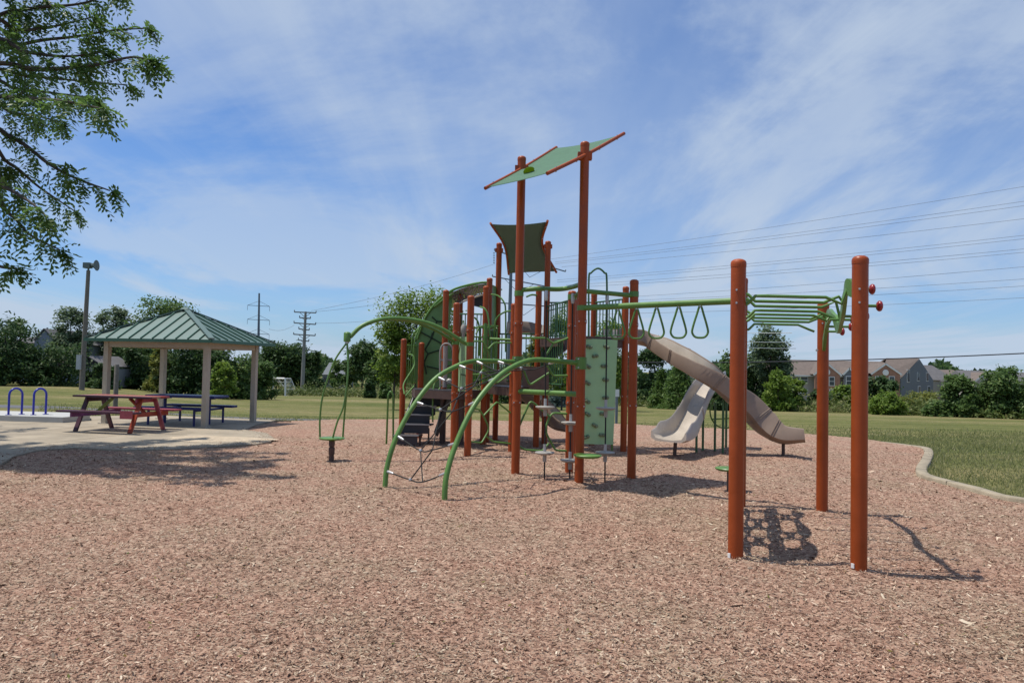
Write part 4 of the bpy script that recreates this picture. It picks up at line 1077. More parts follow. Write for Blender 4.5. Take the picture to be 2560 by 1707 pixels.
PAL = dict(purple=(0.068, 0.014, 0.032), plum=(0.055, 0.012, 0.026), orange=(0.33, 0.045, 0.014), pink=(0.34, 0.065, 0.085), rose=(0.30, 0.05, 0.07), green=(0.17, 0.24, 0.04), lilac=(0.36, 0.16, 0.30), red=(0.42, 0.03, 0.03), peach=(0.26, 0.085, 0.06), cream=(0.30, 0.15, 0.11), violet=(0.20, 0.05, 0.16))
def paint(n): return mat('paint_' + n, PAL[n], 0.55, var=0.22, scale=9)
def make_picnic():
    c = V((-8.66, 16.95, 0.035)); yaw = math.radians(-11)
    t = thing('picnic_table', 'wooden picnic table painted in purple, pink and orange patches beside the shelter', 'picnic table', c)
    ex = V((math.cos(yaw), math.sin(yaw), 0)); ey = V((-ex.y, ex.x, 0)); ez = V((0, 0, 1))
    def W(x, y, z): return c + ex * x + ey * y + ez * z
    def plank(nm, x0, x1, y, z, w, th, col):
        return MB().obox(W((x0 + x1) / 2, y, z), ex * (x1 - x0) / 2, ey * w / 2, ez * th / 2).build(nm, paint(col), t, smooth=False)
    for i, col in enumerate(('plum', 'peach', 'cream', 'orange', 'rose')):
        plank('tabletop_plank', -0.93, 0.93, -0.30 + i * 0.15, 0.755, 0.143, 0.038, col)
    for s, cols in ((-1, ('plum', 'purple')), (1, ('pink', 'rose'))):
        for i in range(2): plank('bench_plank', -0.93, 0.93, s * (0.62 + i * 0.145), 0.445, 0.138, 0.038, cols[i])
    for s, cols in ((-1, ('plum', 'purple', 'violet', 'plum')), (1, ('orange', 'pink', 'orange', 'rose'))):
        x = s * 0.62
        for k, sy in enumerate((-1, 1)):
            MB().bar(W(x + 0.045 * s, sy * 0.22, 0.735), W(x + 0.045 * s, sy * 0.56, 0.0), 0.038, 0.095, up=ex).build('leg', paint(cols[k]), t, smooth=False)
        MB().bar(W(x, -0.76, 0.375), W(x, 0.76, 0.375), 0.038, 0.10).build('bench_support', paint(cols[2]), t, smooth=False)
        MB().bar(W(x, -0.34, 0.685), W(x, 0.34, 0.685), 0.038, 0.09).build('top_support', paint(cols[3]), t, smooth=False)
        MB().bar(W(x - 0.02 * s, 0.0, 0.40), W(x - 0.40 * s, 0.0, 0.71), 0.09, 0.038).build('brace', paint('orange' if s > 0 else 'green'), t, smooth=False)
    for x0, x1, col in ((0.64, 0.93, 'rose'),):
        MB().obox(W((x0 + x1) / 2, -0.842, 0.415), ex * (x1 - x0) / 2, ey * 0.010, ez * 0.085).build('bench_apron', paint(col), t, smooth=False)
make_picnic()
def make_blue_table():
    c = V((-8.15, 19.2, 0.035)); yaw = math.radians(-8)
    t = thing('picnic_table', 'dark blue coated steel picnic table under the shelter roof', 'picnic table', c)
    ex = V((math.cos(yaw), math.sin(yaw), 0)); ey = V((-ex.y, ex.x, 0)); ez = V((0, 0, 1))
    def W(x, y, z): return c + ex * x + ey * y + ez * z
    def slab(nm, y, z, w, l):
        o = MB().obox(W(0, y, z), ex * l / 2, ey * w / 2, ez * 0.03).build(nm, M_BLUE, t, smooth=False)
        bv = o.modifiers.new('round', 'BEVEL'); bv.width = 0.018; bv.segments = 3
    slab('tabletop', 0, 0.69, 0.74, 1.85); slab('bench', -0.68, 0.42, 0.27, 1.85); slab('bench', 0.68, 0.42, 0.27, 1.85)
    for s in (-1, 1):
        MB().tube([W(s * .6, 0, 0.0), W(s * .6, 0, 0.68)], 0.04, 12).build('leg', M_BLUE, t)
        MB().tube([W(s * .6, -0.68, 0.37), W(s * .6, 0.68, 0.37)], 0.03, 10).build('bench_support', M_BLUE, t)
        MB().bar(W(s * .6, -0.25, 0.64), W(s * .6, 0.25, 0.64), 0.05, 0.05).build('top_support', M_BLUE, t)
        for q in (-0.68, 0.68): MB().tube([W(s * .6, q, 0.0), W(s * .6, q, 0.40)], 0.03, 10).build('leg', M_BLUE, t)
make_blue_table()
for (x0, x1, lab) in ((21, 54, 'blue inverted-U bike rack at the far left of the pale concrete pad'), (83, 114, 'blue inverted-U bike rack on the pale pad nearer the painted picnic table')):
    a, b = G(x0, 1037, 0.17), G(x1, 1035.5, 0.17)
    t = thing('bike_rack', lab, 'bike rack', ((a.x + b.x) / 2, (a.y + b.y) / 2, 0.17), 'bike racks on the concrete pad')
    h = 0.66
    m_ = (a + b) / 2; r = (b - a) / 2
    pts = [a, a + V((0, 0, h - r.length))] + [m_ - r * math.cos(k) + V((0, 0, h - r.length + r.length * math.sin(k))) for k in np.linspace(0.25, math.pi - 0.25, 11)] + [b + V((0, 0, h - r.length)), b]
    MB().tube(pts, 0.026, 10).build('hoop', M_BLUE2, t)
    for p in (a, b): MB().lathe(p, [(0.07, 0.001), (0.07, 0.012), (0.03, 0.014)], 12).build('base_plate', M_BLUE2, t)
# timber post
p0 = G(288, 1021); tb = tag(MB().lathe((p0.x, p0.y, -0.05), [(0.075, 0), (0.072, 1.47), (0.06, 1.50)], 14).build('timber_post', M_WOODPOLE), 'short weathered timber post standing in grass behind the shelter', 'post')
# siren pole
def make_siren():
    b = A(204, 975, 47); tp = A(221, 676, 47); b.z = tz(b.x, 47)
    s = thing('siren_pole', 'tall weathered wooden pole with a grey horn siren on top at left', 'siren pole', b)
    MB().tube([b + V((0, 0, -.2)), b.lerp(tp, .5), tp], [0.16, 0.135, 0.11], 12).build('pole', M_WOODPOLE, s)
    hd = A(224, 664, 47)
    h = MB().box(hd + V((-0.12, 0, 0)), (0.42, 0.36, 0.34)).build('siren_body', mat('grey_green_metal', (0.10, 0.13, 0.13), 0.5), s, smooth=False)
    MB().lathe(hd + V((0.08, 0, 0)), [(0.10, 0), (0.13, 0.12), (0.2, 0.24), (0.33, 0.34), (0.34, 0.36), (0.30, 0.36)], 16, axis=(1, 0, .05)).build('horn', mat('grey_green_metal', (0.10, 0.13, 0.13)), h)
    MB().lathe(tp + V((0, 0, -0.03)), [(0.06, 0), (0.06, 0.14)], 10).build('mast', M_STEELPOLE, s)
    cb = A(197, 905, 46.7); MB().box(cb, (0.22, 0.2, 0.9)).build('control_box', mat('pale_grey_box', (0.42, 0.43, 0.45), 0.5), s, smooth=False)
make_siren()
# soccer goal
def make_goal():
    d = 88.0
    a = A(682, 988, d); b = A(713, 990, d - 4.5); zg = tz(a.x, d)
    g = thing('soccer_goal', 'white soccer goal frame with net at the far edge of the field', 'soccer goal', (a.x, a.y, zg))
    at, bt_ = A(682, 945, d), A(713, 946, d - 4.5)
    ca = A(727, 946, d + 1.5)
    c0 = A(747, 990, d + 2)
    fr = MB().tube([a, at, bt_, b], 0.10, 8).tube([at, A(695, 946, d + 3), c0 + V((-1.5, 1.5, 0))], 0.035, 6).tube([bt_, ca, c0], 0.045, 6).tube([b, c0], 0.04, 6).build('frame', M_WHITE, g)
    nm = MB()
    for i in range(8):
        s = i / 7
        p = bt_.lerp(ca, s); q = b.lerp(c0, s); nm.tube([p, q], 0.012, 4)
        p = at.lerp(bt_, s); q2 = (c0 + V((-1.5, 1.5, 0))).lerp(c0, s); nm.tube([p + V((0, .5, 0)), q2], 0.012, 4)
    for i in range(1, 5):
        s = i / 5; nm.tube([bt_.lerp(b, s), ca.lerp(c0, s)], 0.012, 4); nm.tube([at.lerp(c0 + V((-1.5, 1.5, 0)), s), bt_.lerp(c0, s)], 0.012, 4)
    kind(nm.build('net', M_WHITE, g), 'stuff')
make_goal()
# small white sign at the back of the bed
sg = G(1541, 1038); sgt = thing('sign_post', 'small blank white sign on a grey post in the grass behind the climbing wall', 'sign', (sg.x, sg.y, tz(sg.x, sg.y)))
zt = tz(sg.x, sg.y); tp = A(1541, 975, sg.y)
MB().tube([V((sg.x, sg.y, zt - .05)), V((sg.x, sg.y, tp.z))], 0.05, 10).build('pole', M_STEELPOLE, sgt)
MB().box((sg.x, sg.y - 0.06, tp.z - 0.10), (0.16, 0.02, 0.26)).build('sign_plate', M_WHITE, sgt, smooth=False)

# ================================================================== POWER LINES
def pole(name, label, px, ybot, ytop, d, r, m, arms, style):
    b = A(px[0], ybot, d); t = A(px[1], ytop, d); b.z = min(tz(b.x, d), b.z) - .3
    p = thing(name, label, 'power pole', b)
    MB().tube([b, b.lerp(t, .6), t], [r * 1.25, r, r * .7], 10).build('shaft', m, p)
    tips = []
    for (xl, yl, xr, yr) in arms:
        l, q = A(xl, yl, d), A(xr, yr, d); cx = (l + q) / 2
        ar = MB().bar(l, q, 0.14, 0.16).build('cross_arm', m, p, smooth=False)
        if style == 'davit':
            up = V((t.x, t.y, cx.z + (q - l).length * .22))
            for e in (l, q):
                MB().tube([up, e], 0.05, 6).build('stay', m, ar)
                MB().tube([e, e + V((0, 0, -(q - l).length * .22))], 0.06, 6).build('insulator', m, ar)
                tips.append(e + V((0, 0, -(q - l).length * .22)))
        else:
            low = V((cx.x, cx.y, cx.z - (q - l).length * .22))
            for e, f in ((l, .55), (q, .55)):
                MB().tube([low, cx.lerp(e, f)], 0.035, 6).build('brace', m, ar)
                MB().lathe(e, [(0.05, 0), (0.09, 0.08), (0.05, 0.16), (0.09, 0.24), (0.03, 0.32)], 8).build('insulator', M_STEELPOLE, ar)
                tips.append(e + V((0, 0, .3)))
    return p, tips
pole('transmission_pole', 'slim steel pylon with three triangular arms behind the shelter roof', (644, 648), 1000, 733, 260, 0.42, M_STEELPOLE, [(619, 763, 674, 766), (618.5, 798, 674, 801), (618, 833, 673, 836)], 'davit')
pole('utility_pole', 'wooden utility pole with three stacked cross arms right of the shelter', (755, 764), 988, 779, 110, 0.24, mat('pale_pole', (0.20, 0.20, 0.19), 0.8), [(736, 780, 790, 782), (749, 794, 776, 796), (735, 807, 789, 811), (747, 822, 773, 825), (734, 835.5, 788, 839), (746, 850, 772, 853)], 'wood')
pole('transmission_pole', 'tall grey pole with long tilted cross arms rising behind the woven shade', (1268, 1280), 1010, 590, 112, 0.26, mat('blue_grey_pole', (0.12, 0.15, 0.19), 0.6), [(1236, 626, 1414, 679), (1231, 691, 1365, 716), (1250, 757, 1370, 766)], 'wood')
_ins = thing('insulator_string', 'string of dark insulators hanging at the left arm tip behind the climbing tower', 'insulator', A(1235, 630, 111.8))
for k in range(7):
    MB().lathe(A(1235, 632 + k * 4.2, 111.8), [(0.05, -0.06), (0.14, -0.02), (0.14, 0.02), (0.05, 0.06)], 8).build('disc', M_STEELPOLE, _ins)
SC = 2560 / 2352
wires = [((1250, 597), (2352, 428)), ((1275, 602), (2352, 462)), ((1275, 606), (2352, 472)), ((1290, 613), (2352, 502)), ((1280, 643), (2352, 540)), ((1280, 648), (2352, 548)), ((1300, 655), (2352, 571)), ((1300, 661), (2352, 579)), ((1330, 688), (2352, 612)), ((1330, 694), (2352, 640)), ((1340, 706), (2352, 656)), ((1340, 722), (2352, 683))]
names = ['topmost', 'second from top', 'third from top', 'fourth from top', 'fifth from top', 'sixth from top', 'seventh from top', 'eighth from top', 'ninth from top', 'tenth from top', 'eleventh from top', 'lowest thin']
def wire(label, a, b, sag, r, m):
    pts = [a.lerp(b, t) + V((0, 0, -sag * 4 * t * (1 - t))) for t in np.linspace(0, 1, 25)]
    o = MB().tube(pts, r, 6).build('power_line', m)
    tag(o, label, 'power line', 'overhead power lines')
for nm, (a, b) in zip(names, wires):
    sl = (b[1] - a[1]) / (b[0] - a[0])
    ex = b[0] + 260
    ya = a[1]; yb = b[1] + sl * 260
    wire('thin power cable crossing the right sky, %s of the bundle' % nm, A(a[0] * SC, ya * SC, 112), A(ex * SC, yb * SC - 4, 75), 0.35, 0.019, M_WIRE)
wire('thick black cable just above the townhouse roofs', A(1560, 905, 60), A(2700, 876, 42), 0.25, 0.034, M_DKWIRE)
for lab, a, b in (('upper cable running left from the woven shade towards the pylon', (1237, 660), (778, 777)), ('middle cable running left from the tower to the utility pole', (1231, 706), (790, 779)), ('lower cable passing behind the spinner arm to the utility pole', (1100, 775), (790, 808)), ('faint cable between the pylon and the utility pole', (736, 812), (672, 822))):
    wire(lab, A(*a, 112), A(*b, 110), 0.5, 0.019, M_WIRE)
for lab, a, b, d in (('upper pale cable across the trunk of the tall right tree', (1850, 832), (1980, 832), 50), ('middle pale cable across the tall right tree', (1850, 854), (1985, 855), 50), ('lower pale cable across the tall right tree', (1850, 868), (1990, 871), 50)):
    wire(lab, A(*a, d), A(*b, d), 0.02, 0.02, M_WHITE)

# ================================================================== BUILDINGS
M_BRICK = mat('brick_wall', (0.33, 0.175, 0.12), 0.9, var=0.2, scale=2)
M_SIDING = mat('grey_siding', (0.42, 0.385, 0.33), 0.8, var=0.05)
M_BLSID = mat('blue_grey_siding', (0.15, 0.165, 0.185), 0.8, var=0.06)
M_SHING = mat('brown_grey_shingles', (0.15, 0.118, 0.10), 0.9, var=0.15, scale=1.5)
M_SHING2 = mat('grey_shingles', (0.115, 0.11, 0.112), 0.9, var=0.15, scale=1.5)
M_GLASS = mat('dark_window_glass', (0.05, 0.065, 0.08), 0.08, var=0.1)
def window(parent, c, w, h, d_, shutters=False):
    """window on a wall facing the camera: c centre on the wall face"""
    f = MB().box(V(c) + V((0, -0.06, 0)), (w + 0.22, 0.12, h + 0.22)).build('window', M_WHITE, parent, smooth=False)
    MB().box(V(c) + V((0, -0.13, h / 4 + 0.02)), (w, 0.03, h / 2 - 0.06)).build('pane', M_GLASS, f, smooth=False)
    MB().box(V(c) + V((0, -0.13, -h / 4 - 0.02)), (w, 0.03, h / 2 - 0.06)).build('pane', M_GLASS, f, smooth=False)
    if shutters:
        for s in (-1, 1): MB().box(V(c) + V((s * (w / 2 + 0.32), -0.05, 0)), (0.38, 0.08, h + 0.1)).build('shutter', M_STEP, f, smooth=False)
def gable_front(bld, pk, el, er, d, zb, m, round_win=True):
    p, l, r = A(*pk, d), A(*el, d), A(*er, d)
    l.z = r.z = (l.z + r.z) / 2
    wl_ = MB().plate([V((l.x + .3, d, zb)), V((r.x - .3, d, zb)), V((r.x - .3, d, r.z)), p, V((l.x + .3, d, l.z))], (0, 1, 0), 0.3).build('gable_wall', m, bld, smooth=False)
    for e in (l, r):
        MB().bar(p + V((0, -.25, .1)), V((e.x, d - .25, e.z)), 0.12, 0.32).build('barge_board', M_WHITE, bld, smooth=False)
        q = V((p.x, d + 7, p.z)); 
        MB().plate([p + V((0, -.3, .25)), V((e.x, d - .3, e.z + .15)), V((e.x, d + 7, e.z + .15)), q + V((0, 0, .25))], (p - e).cross(V((0, 1, 0))), 0.12).build('gable_roof', M_SHING, bld, smooth=False)
    if round_win:
        MB().lathe(p + V((0, -.2, -1.6)), [(0.62, 0), (0.55, 0.08)], 20, axis=(0, -1, 0)).build('round_vent', M_WHITE, bld)
    return wl_
def townhouses():
    d = 150.0
    l = A(1940, 900, d); zb = -4.3
    b = thing('townhouse_row', 'long brick and grey townhouse row with brown roof and front gables at right', 'townhouse', (A(2150, 937, d).x, d + 6, zb))
    x0 = A(1930, 937, d).x; x1 = A(2256, 937, d).x; xr = A(2331, 937, d + 9).x
    ze = A(2033, 939, d).z; zr = A(2100, 901, d).z
    MB().box(((x0 + x1) / 2, d + 6.0, (zb + ze) / 2), (x1 - x0, 9.6, ze - zb)).build('wall', M_SIDING, b, smooth=False)
    MB().plate([V((x0, d + .6, ze)), V((x1, d + .6, ze)), V((x1, d + 6, zr)), V((x0, d + 6, zr))], (0, -.8, .9), 0.2).build('roof', M_SHING, b, smooth=False)
    MB().plate([V((x0, d + 11.4, ze)), V((x1, d + 11.4, ze)), V((x1, d + 6, zr)), V((x0, d + 6, zr))], (0, .8, .9), 0.2).build('roof', M_SHING, b, smooth=False)
    MB().bar(V((x0, d + .5, ze - .05)), V((x1, d + .5, ze - .05)), 0.15, 0.25).build('gutter', M_WHITE, b, smooth=False)
    gable_front(b, (2213, 911), (2176, 935), (2253, 937), d - .8, zb, M_BRICK)
    gable_front(b, (2067, 910), (2033, 938), (2103, 938), d - .8, zb, M_BRICK)
    gable_front(b, (2122, 922), (2106, 937), (2142, 938), d - .2, zb, M_BLSID, False)
    for (px, py, w, h) in ((2229, 951, 0.9, 1.5), (2195, 951, 0.9, 1.5), (2230, 985, 0.9, 1.4), (2079, 953, 0.9, 1.6), (2050, 953, 0.9, 1.6), (2080, 983, 0.9, 1.4)):
        window(b, A(px, py, d - .95), w, h, d)
    for (px, py) in ((2122, 952), (2122, 982)): window(b, A(px, py, d - .35), 1.0, 1.7, d)
    for (px, py) in ((2010, 950), (1990, 950), (2010, 982), (2160, 952)): window(b, A(px, py, d + 1.15), 1.3, 1.2, d)
    # taller end unit whose shaded gable end shows
    zr2 = A(2260, 897, d).z; xa = A(2206, 937, d).x
    e = thing('townhouse', 'blue grey townhouse end wall in shade beside the brick gables', 'townhouse', ((x1 + xr) / 2, d + 8, zb))
    pe = [V((x1 - .2, d + .6, zb)), V((xr, d + 9, zb)), V((xr, d + 9, ze - .4)), A(2297, 898, d + 5), V((x1 - .2, d + .6, ze - .1))]
    MB().plate(pe, (0.7, -.7, 0), 0.3).build('end_wall', M_BLSID, e, smooth=False)
    rl_, rr_ = A(2216, 897, d + 5), A(2297, 898, d + 5)
    MB().plate([V((xa, d + .3, ze + .4)), V((x1, d + .3, ze)), rr_, rl_], (0, -.8, .7), 0.2).build('roof', M_SHING, e, smooth=False)
    MB().plate([V((xr + .3, d + 9.4, ze - .3)), rr_ + V((.1, 0, .1)), rl_ + V((0, 0, .1)), V((xa, d + 12, ze))], (0, .8, .7), 0.2).build('roof', M_SHING, e, smooth=False)
    wv = (pe[1] - pe[0]).normalized(); wn = V((wv.y, -wv.x, 0))
    for s, zz, w, h in ((0.22, 1.7, .9, 2.4), (0.52, 1.6, 0.9, 1.6), (0.80, 1.6, .9, 1.6), (0.55, -1.2, .9, 1.6), (0.85, -1.2, .9, 1.6)):
        c = pe[0].lerp(pe[1], s) + wn * 0.2; c.z = zz
        f = MB().obox(c, wv * (w / 2 + .1), wn * 0.05, V((0, 0, h / 2 + .1))).build('window', M_WHITE, e, smooth=False)
        MB().obox(c + wn * .06, wv * w / 2, wn * 0.02, V((0, 0, h / 2))).build('pane', M_GLASS, f, smooth=False)
    # further houses
    def house(label, lx, rx, yr, ye, dd, m, rm, gab=None):
        a, c = A(lx, ye, dd), A(rx, ye, dd); zz = (a.z + c.z) / 2; zr_ = A((lx + rx) / 2, yr, dd + 5).z
        zb_ = -4.6
        h = thing('townhouse', label, 'townhouse', ((a.x + c.x) / 2, dd + 5, zb_))
        MB().box(((a.x + c.x) / 2, dd + 5, (zb_ + zz) / 2), (c.x - a.x, 9.4, zz - zb_)).build('wall', m, h, smooth=False)
        ins = 2.5
        r0, r1 = V((a.x + .4, dd + 5, zr_)), V((c.x - ins, dd + 5, zr_))
        A0, C0, C1, A1 = V((a.x - .3, dd - .2, zz)), V((c.x + .3, dd - .2, zz)), V((c.x + .3, dd + 10.2, zz)), V((a.x - .3, dd + 10.2, zz))
        MB().add([A0, C0, C1, A1, r0, r1], [(0, 1, 5, 4), (1, 2, 5), (2, 3, 4, 5), (3, 0, 4), (3, 2, 1, 0)]).build('roof', rm, h, smooth=False)
        if gab:
            pk, el, er, mm = gab
            gable_front(h, pk, el, er, dd - .6, zb_, mm)
            g0 = A(pk[0], (el[1] + er[1]) / 2 + 13, dd - .75); window(h, g0, 1.0, 1.5, dd, True)
        for s in (0.25, 0.75):
            window(h, V((a.x + (c.x - a.x) * s, dd + .25, zz - 1.4)), 1.0, 1.4, dd)
        return h
    house('grey roofed house second from the brick gables, partly behind shrubs', 2298, 2388, 913, 950, 172, M_SIDING, M_SHING2)
    house('low brown roofed house between the grey roof and the white gable', 2372, 2440, 925, 955, 180, M_BRICK, M_SHING)
    house('house with a small white trimmed gable and dark shutters at far right', 2420, 2545, 927, 957, 160, M_SIDING, M_SHING2, ((2463, 934), (2433, 955), (2492, 956), M_SIDING))
    house('house at the right picture edge behind the tallest shrub', 2530, 2640, 931, 962, 150, M_SIDING, M_SHING2)
    house('distant house whose roof shows beyond the long tan slide', 1720, 1800, 896, 930, 190, M_SIDING, M_SHING2)
townhouses()
def left_houses():
    d = 62.0; zb = -.5
    h = thing('house', 'pale grey house mostly hidden behind dark trees at far left', 'house', (A(130, 897, d).x, d + 4, zb))
    xl, xr = A(20, 897, d).x, A(160, 897, d).x; ze = A(100, 858, d).z; zr = A(90, 831, d + 3).z
    MB().box(((xl + xr) / 2, d + 4, (zb + ze) / 2), (xr - xl, 8, ze - zb)).build('wall', mat('pale_blue_siding', (0.22, 0.25, 0.30), 0.8), h, smooth=False)
    MB().add([V((xl - .3, d - .3, ze)), V((xr + .3, d - .3, ze)), V((xr + .3, d + 8.3, ze)), V((xl - .3, d + 8.3, ze)), V((xl + 1, d + 4, zr)), V((xr - 1.2, d + 4, zr))], [(0, 1, 5, 4), (1, 2, 5), (2, 3, 4, 5), (3, 0, 4), (3, 2, 1, 0)]).build('roof', M_SHING2, h, smooth=False)
    p = A(113, 826, d - .6); gl = [A(88, 852, d - .6), A(140, 852, d - .6)]
    MB().plate([V((gl[0].x, d - .6, zb)), V((gl[1].x, d - .6, zb)), gl[1], p, gl[0]], (0, 1, 0), 0.2).build('gable_wall', mat('pale_blue_siding', (0.22, 0.25, 0.30), 0.8), h, smooth=False)
    for e in gl: MB().plate([p + V((0, -.2, .12)), e + V((0, -.2, .05)), e + V((0, 4, .05)), p + V((0, 4, .12))], (p - e).cross(V((0, 1, 0))), 0.1).build('gable_roof', M_SHING2, h, smooth=False)
    MB().tube([A(118, 832, d), A(118, 819, d)], 0.06, 8).build('vent_pipe', M_STEELPOLE, h)
    for px, py in ((92, 915), (100, 948)): window(h, A(px, py, d - .75), 0.8, 1.1, d)
    d = 56.0
    s = thing('shed', 'small white shed with dark gable roof between siren pole and shelter post', 'shed', (A(235, 897, d).x, d + 2, -.5))
    l, r, p = A(203, 921, d), A(268, 919, d), A(222, 893, d)
    MB().box(((l.x + r.x) / 2, d + 2, (l.z - .5) / 2), (r.x - l.x, 3.6, l.z + .5)).build('wall', mat('shaded_siding', (0.22, 0.23, 0.25), 0.8), s, smooth=False)
    MB().plate([l, r, p], (0, 1, 0), 0.1).build('gable_wall', M_SHING2, s, smooth=False)
    for e in (l, r): MB().plate([p + V((0, -.3, .08)), e + V((0, -.3, .04)), e + V((0, 4.2, .04)), p + V((0, 4.2, .08))], (p - e).cross(V((0, 1, 0))), 0.09).build('roof', M_SHING2, s, smooth=False)
    MB().bar(l + V((-.1, -.1, -.12)), r + V((.1, -.1, -.12)), 0.1, 0.24).build('trim', M_WHITE, s, smooth=False)
    for q in (.25, .75): MB().box(l.lerp(r, q) + V((0, .15, -.75)), (0.9, 0.1, 0.8)).build('opening', M_STEP, s, smooth=False)
    d = 72.0
    f = thing('board_fence', 'long low dark grey board fence behind the shelter posts', 'fence', (A(360, 960, d).x, d, -.45))
    a, b = A(296, 968, d), A(470, 970, d)
    n = 40
    for i in range(n):
        q = a.lerp(b, (i + .5) / n); zt_ = A(360, 946, d).z
        zg = tz(q.x, d)
        MB().box((q.x, d + random.uniform(-.01, .01), (zg - .1 + zt_) / 2), ((b - a).length / n * .94, 0.03, zt_ - zg + .1)).build('board', mat('grey_fence', (0.10, 0.085, 0.075), 0.9), f, smooth=False)
    d = 210.0
    h = thing('barn', 'distant pale building with grey roof beyond the field, left of the spinner', 'building', (A(835, 940, d).x, d + 5, -5))
    a, c = A(805, 936, d), A(862, 936, d); zr = A(830, 906, d + 5).z
    MB().box(((a.x + c.x) / 2, d + 6, (a.z - 5) / 2), (c.x - a.x, 11, a.z + 5)).build('wall', M_BLSID, h, smooth=False)
    MB().add([V((a.x, d, a.z)), V((c.x, d, a.z)), V((c.x, d + 12, a.z)), V((a.x, d + 12, a.z)), V((a.x + .5, d + 6, zr)), V((c.x - .5, d + 6, zr))], [(0, 1, 5, 4), (1, 2, 5), (2, 3, 4, 5), (3, 0, 4), (3, 2, 1, 0)]).build('roof', mat('pale_roof', (0.10, 0.115, 0.13), 0.7), h, smooth=False)
    for s_ in (.2, .5, .8): MB().box((a.x + (c.x - a.x) * s_, d + .45, a.z - 1.5), (1.6, 0.1, 1.4)).build('window', M_GLASS, h, smooth=False)
left_houses()

# ================================================================== TREES AND SHRUBS
LM = dict(
    dark=leafmat('leaf_dark', (0.029, 0.065, 0.021), (0.060, 0.114, 0.034), (0.137, 0.195, 0.058), trans=0.42),
    mid=leafmat('leaf_mid', (0.052, 0.104, 0.029), (0.107, 0.182, 0.047), (0.208, 0.280, 0.085), trans=0.45),
    bright=leafmat('leaf_bright', (0.085, 0.150, 0.021), (0.163, 0.254, 0.039), (0.312, 0.377, 0.078), trans=0.5),
    silver=leafmat('leaf_silver', (0.065, 0.104, 0.052), (0.137, 0.195, 0.098), (0.260, 0.312, 0.195), trans=0.45),
    yellow=leafmat('leaf_yellow', (0.117, 0.137, 0.029), (0.202, 0.221, 0.047), (0.325, 0.325, 0.104), trans=0.45),
    blue=leafmat('leaf_blue', (0.052, 0.081, 0.072), (0.104, 0.150, 0.137), (0.195, 0.247, 0.234)),
    conifer=leafmat('leaf_conifer', (0.046, 0.098, 0.023), (0.111, 0.189, 0.042), (0.208, 0.293, 0.072), trans=0.42),
    locust=leafmat('leaf_locust', (0.060, 0.120, 0.030), (0.110, 0.200, 0.048), (0.20, 0.30, 0.085), trans=0.5, rough=0.4),
)
def leaf_quads(c, nrm, size, asp, rng):
    n = len(c)
    ref = rng.normal(size=(n, 3)); u = unit(np.cross(nrm, ref)); w = np.cross(nrm, u)
    s = size[:, None]
    P = np.stack([c - u * s, c - w * s * asp + u * s * 0.1, c + u * s, c + w * s * asp + u * s * 0.1], 1)
    return P.reshape(-1, 3)
def crown_points(rng, H, R, z0, kind_, n_cl, per):
    """clump centres through the crown's outer volume, local coordinates"""
    cl = []
    if kind_ == 'conifer':
        for _ in range(n_cl):
            t = rng.uniform(0, 1) ** 1.4; z = z0 + (H - z0) * t; rr = R * (1 - t) * rng.uniform(0.55, 1.05) + 0.04 * R
            a = rng.uniform(0, 2 * np.pi); cl.append((rr * np.cos(a), rr * np.sin(a), z - 0.12 * rr))
        spread = R * 0.17
    else:
        nl = 9 if kind_ != 'airy' else 14
        lobes = [(0, 0, z0 + (H - z0) * 0.55, R * 0.72, (H - z0) * 0.43)]
        for _ in range(nl):
            a = rng.uniform(0, 2 * np.pi); t = rng.uniform(0.12, 0.86)
            q = R * rng.uniform(0.35, 0.66) * math.sin(math.pi * (0.18 + 0.72 * t)) ** 0.7
            rr = R * (rng.uniform(0.26, 0.42) if kind_ != 'airy' else rng.uniform(0.16, 0.30))
            lobes.append((q * np.cos(a), q * np.sin(a), z0 + (H - z0) * t, rr, rr * rng.uniform(0.8, 1.25)))
        if z0 < 0.07 * H:      # bushy to the ground
            for k in range(7):
                a = 2 * np.pi * (k + rng.uniform(0, .6)) / 7; rr = R * rng.uniform(0.30, 0.42)
                lobes.append((R * 0.62 * np.cos(a), R * 0.62 * np.sin(a), H * rng.uniform(0.10, 0.24), rr, rr * 1.0))
        wts = np.array([l[3] ** 2 for l in lobes]); wts /= wts.sum()
        for _ in range(n_cl):
            l = lobes[rng.choice(len(lobes), p=wts)]
            v = rng.normal(size=3); v /= np.linalg.norm(v)
            if v[2] < -0.5 and rng.random() < 0.6: v[2] = -v[2]
            q = rng.uniform(0.72, 1.05)
            p = np.array([l[0] + v[0] * l[3] * q, l[1] + v[1] * l[3] * q, l[2] + v[2] * l[4] * q])
            if p[2] > H: p[2] = H - rng.uniform(0, .1) * H
            if p[2] < z0 * 0.6: p[2] = z0 * 0.6 + rng.uniform(0, .1) * H
            cl.append(tuple(p))
        spread = R * (0.13 if kind_ != 'airy' else 0.11)
    return np.array(cl), spread
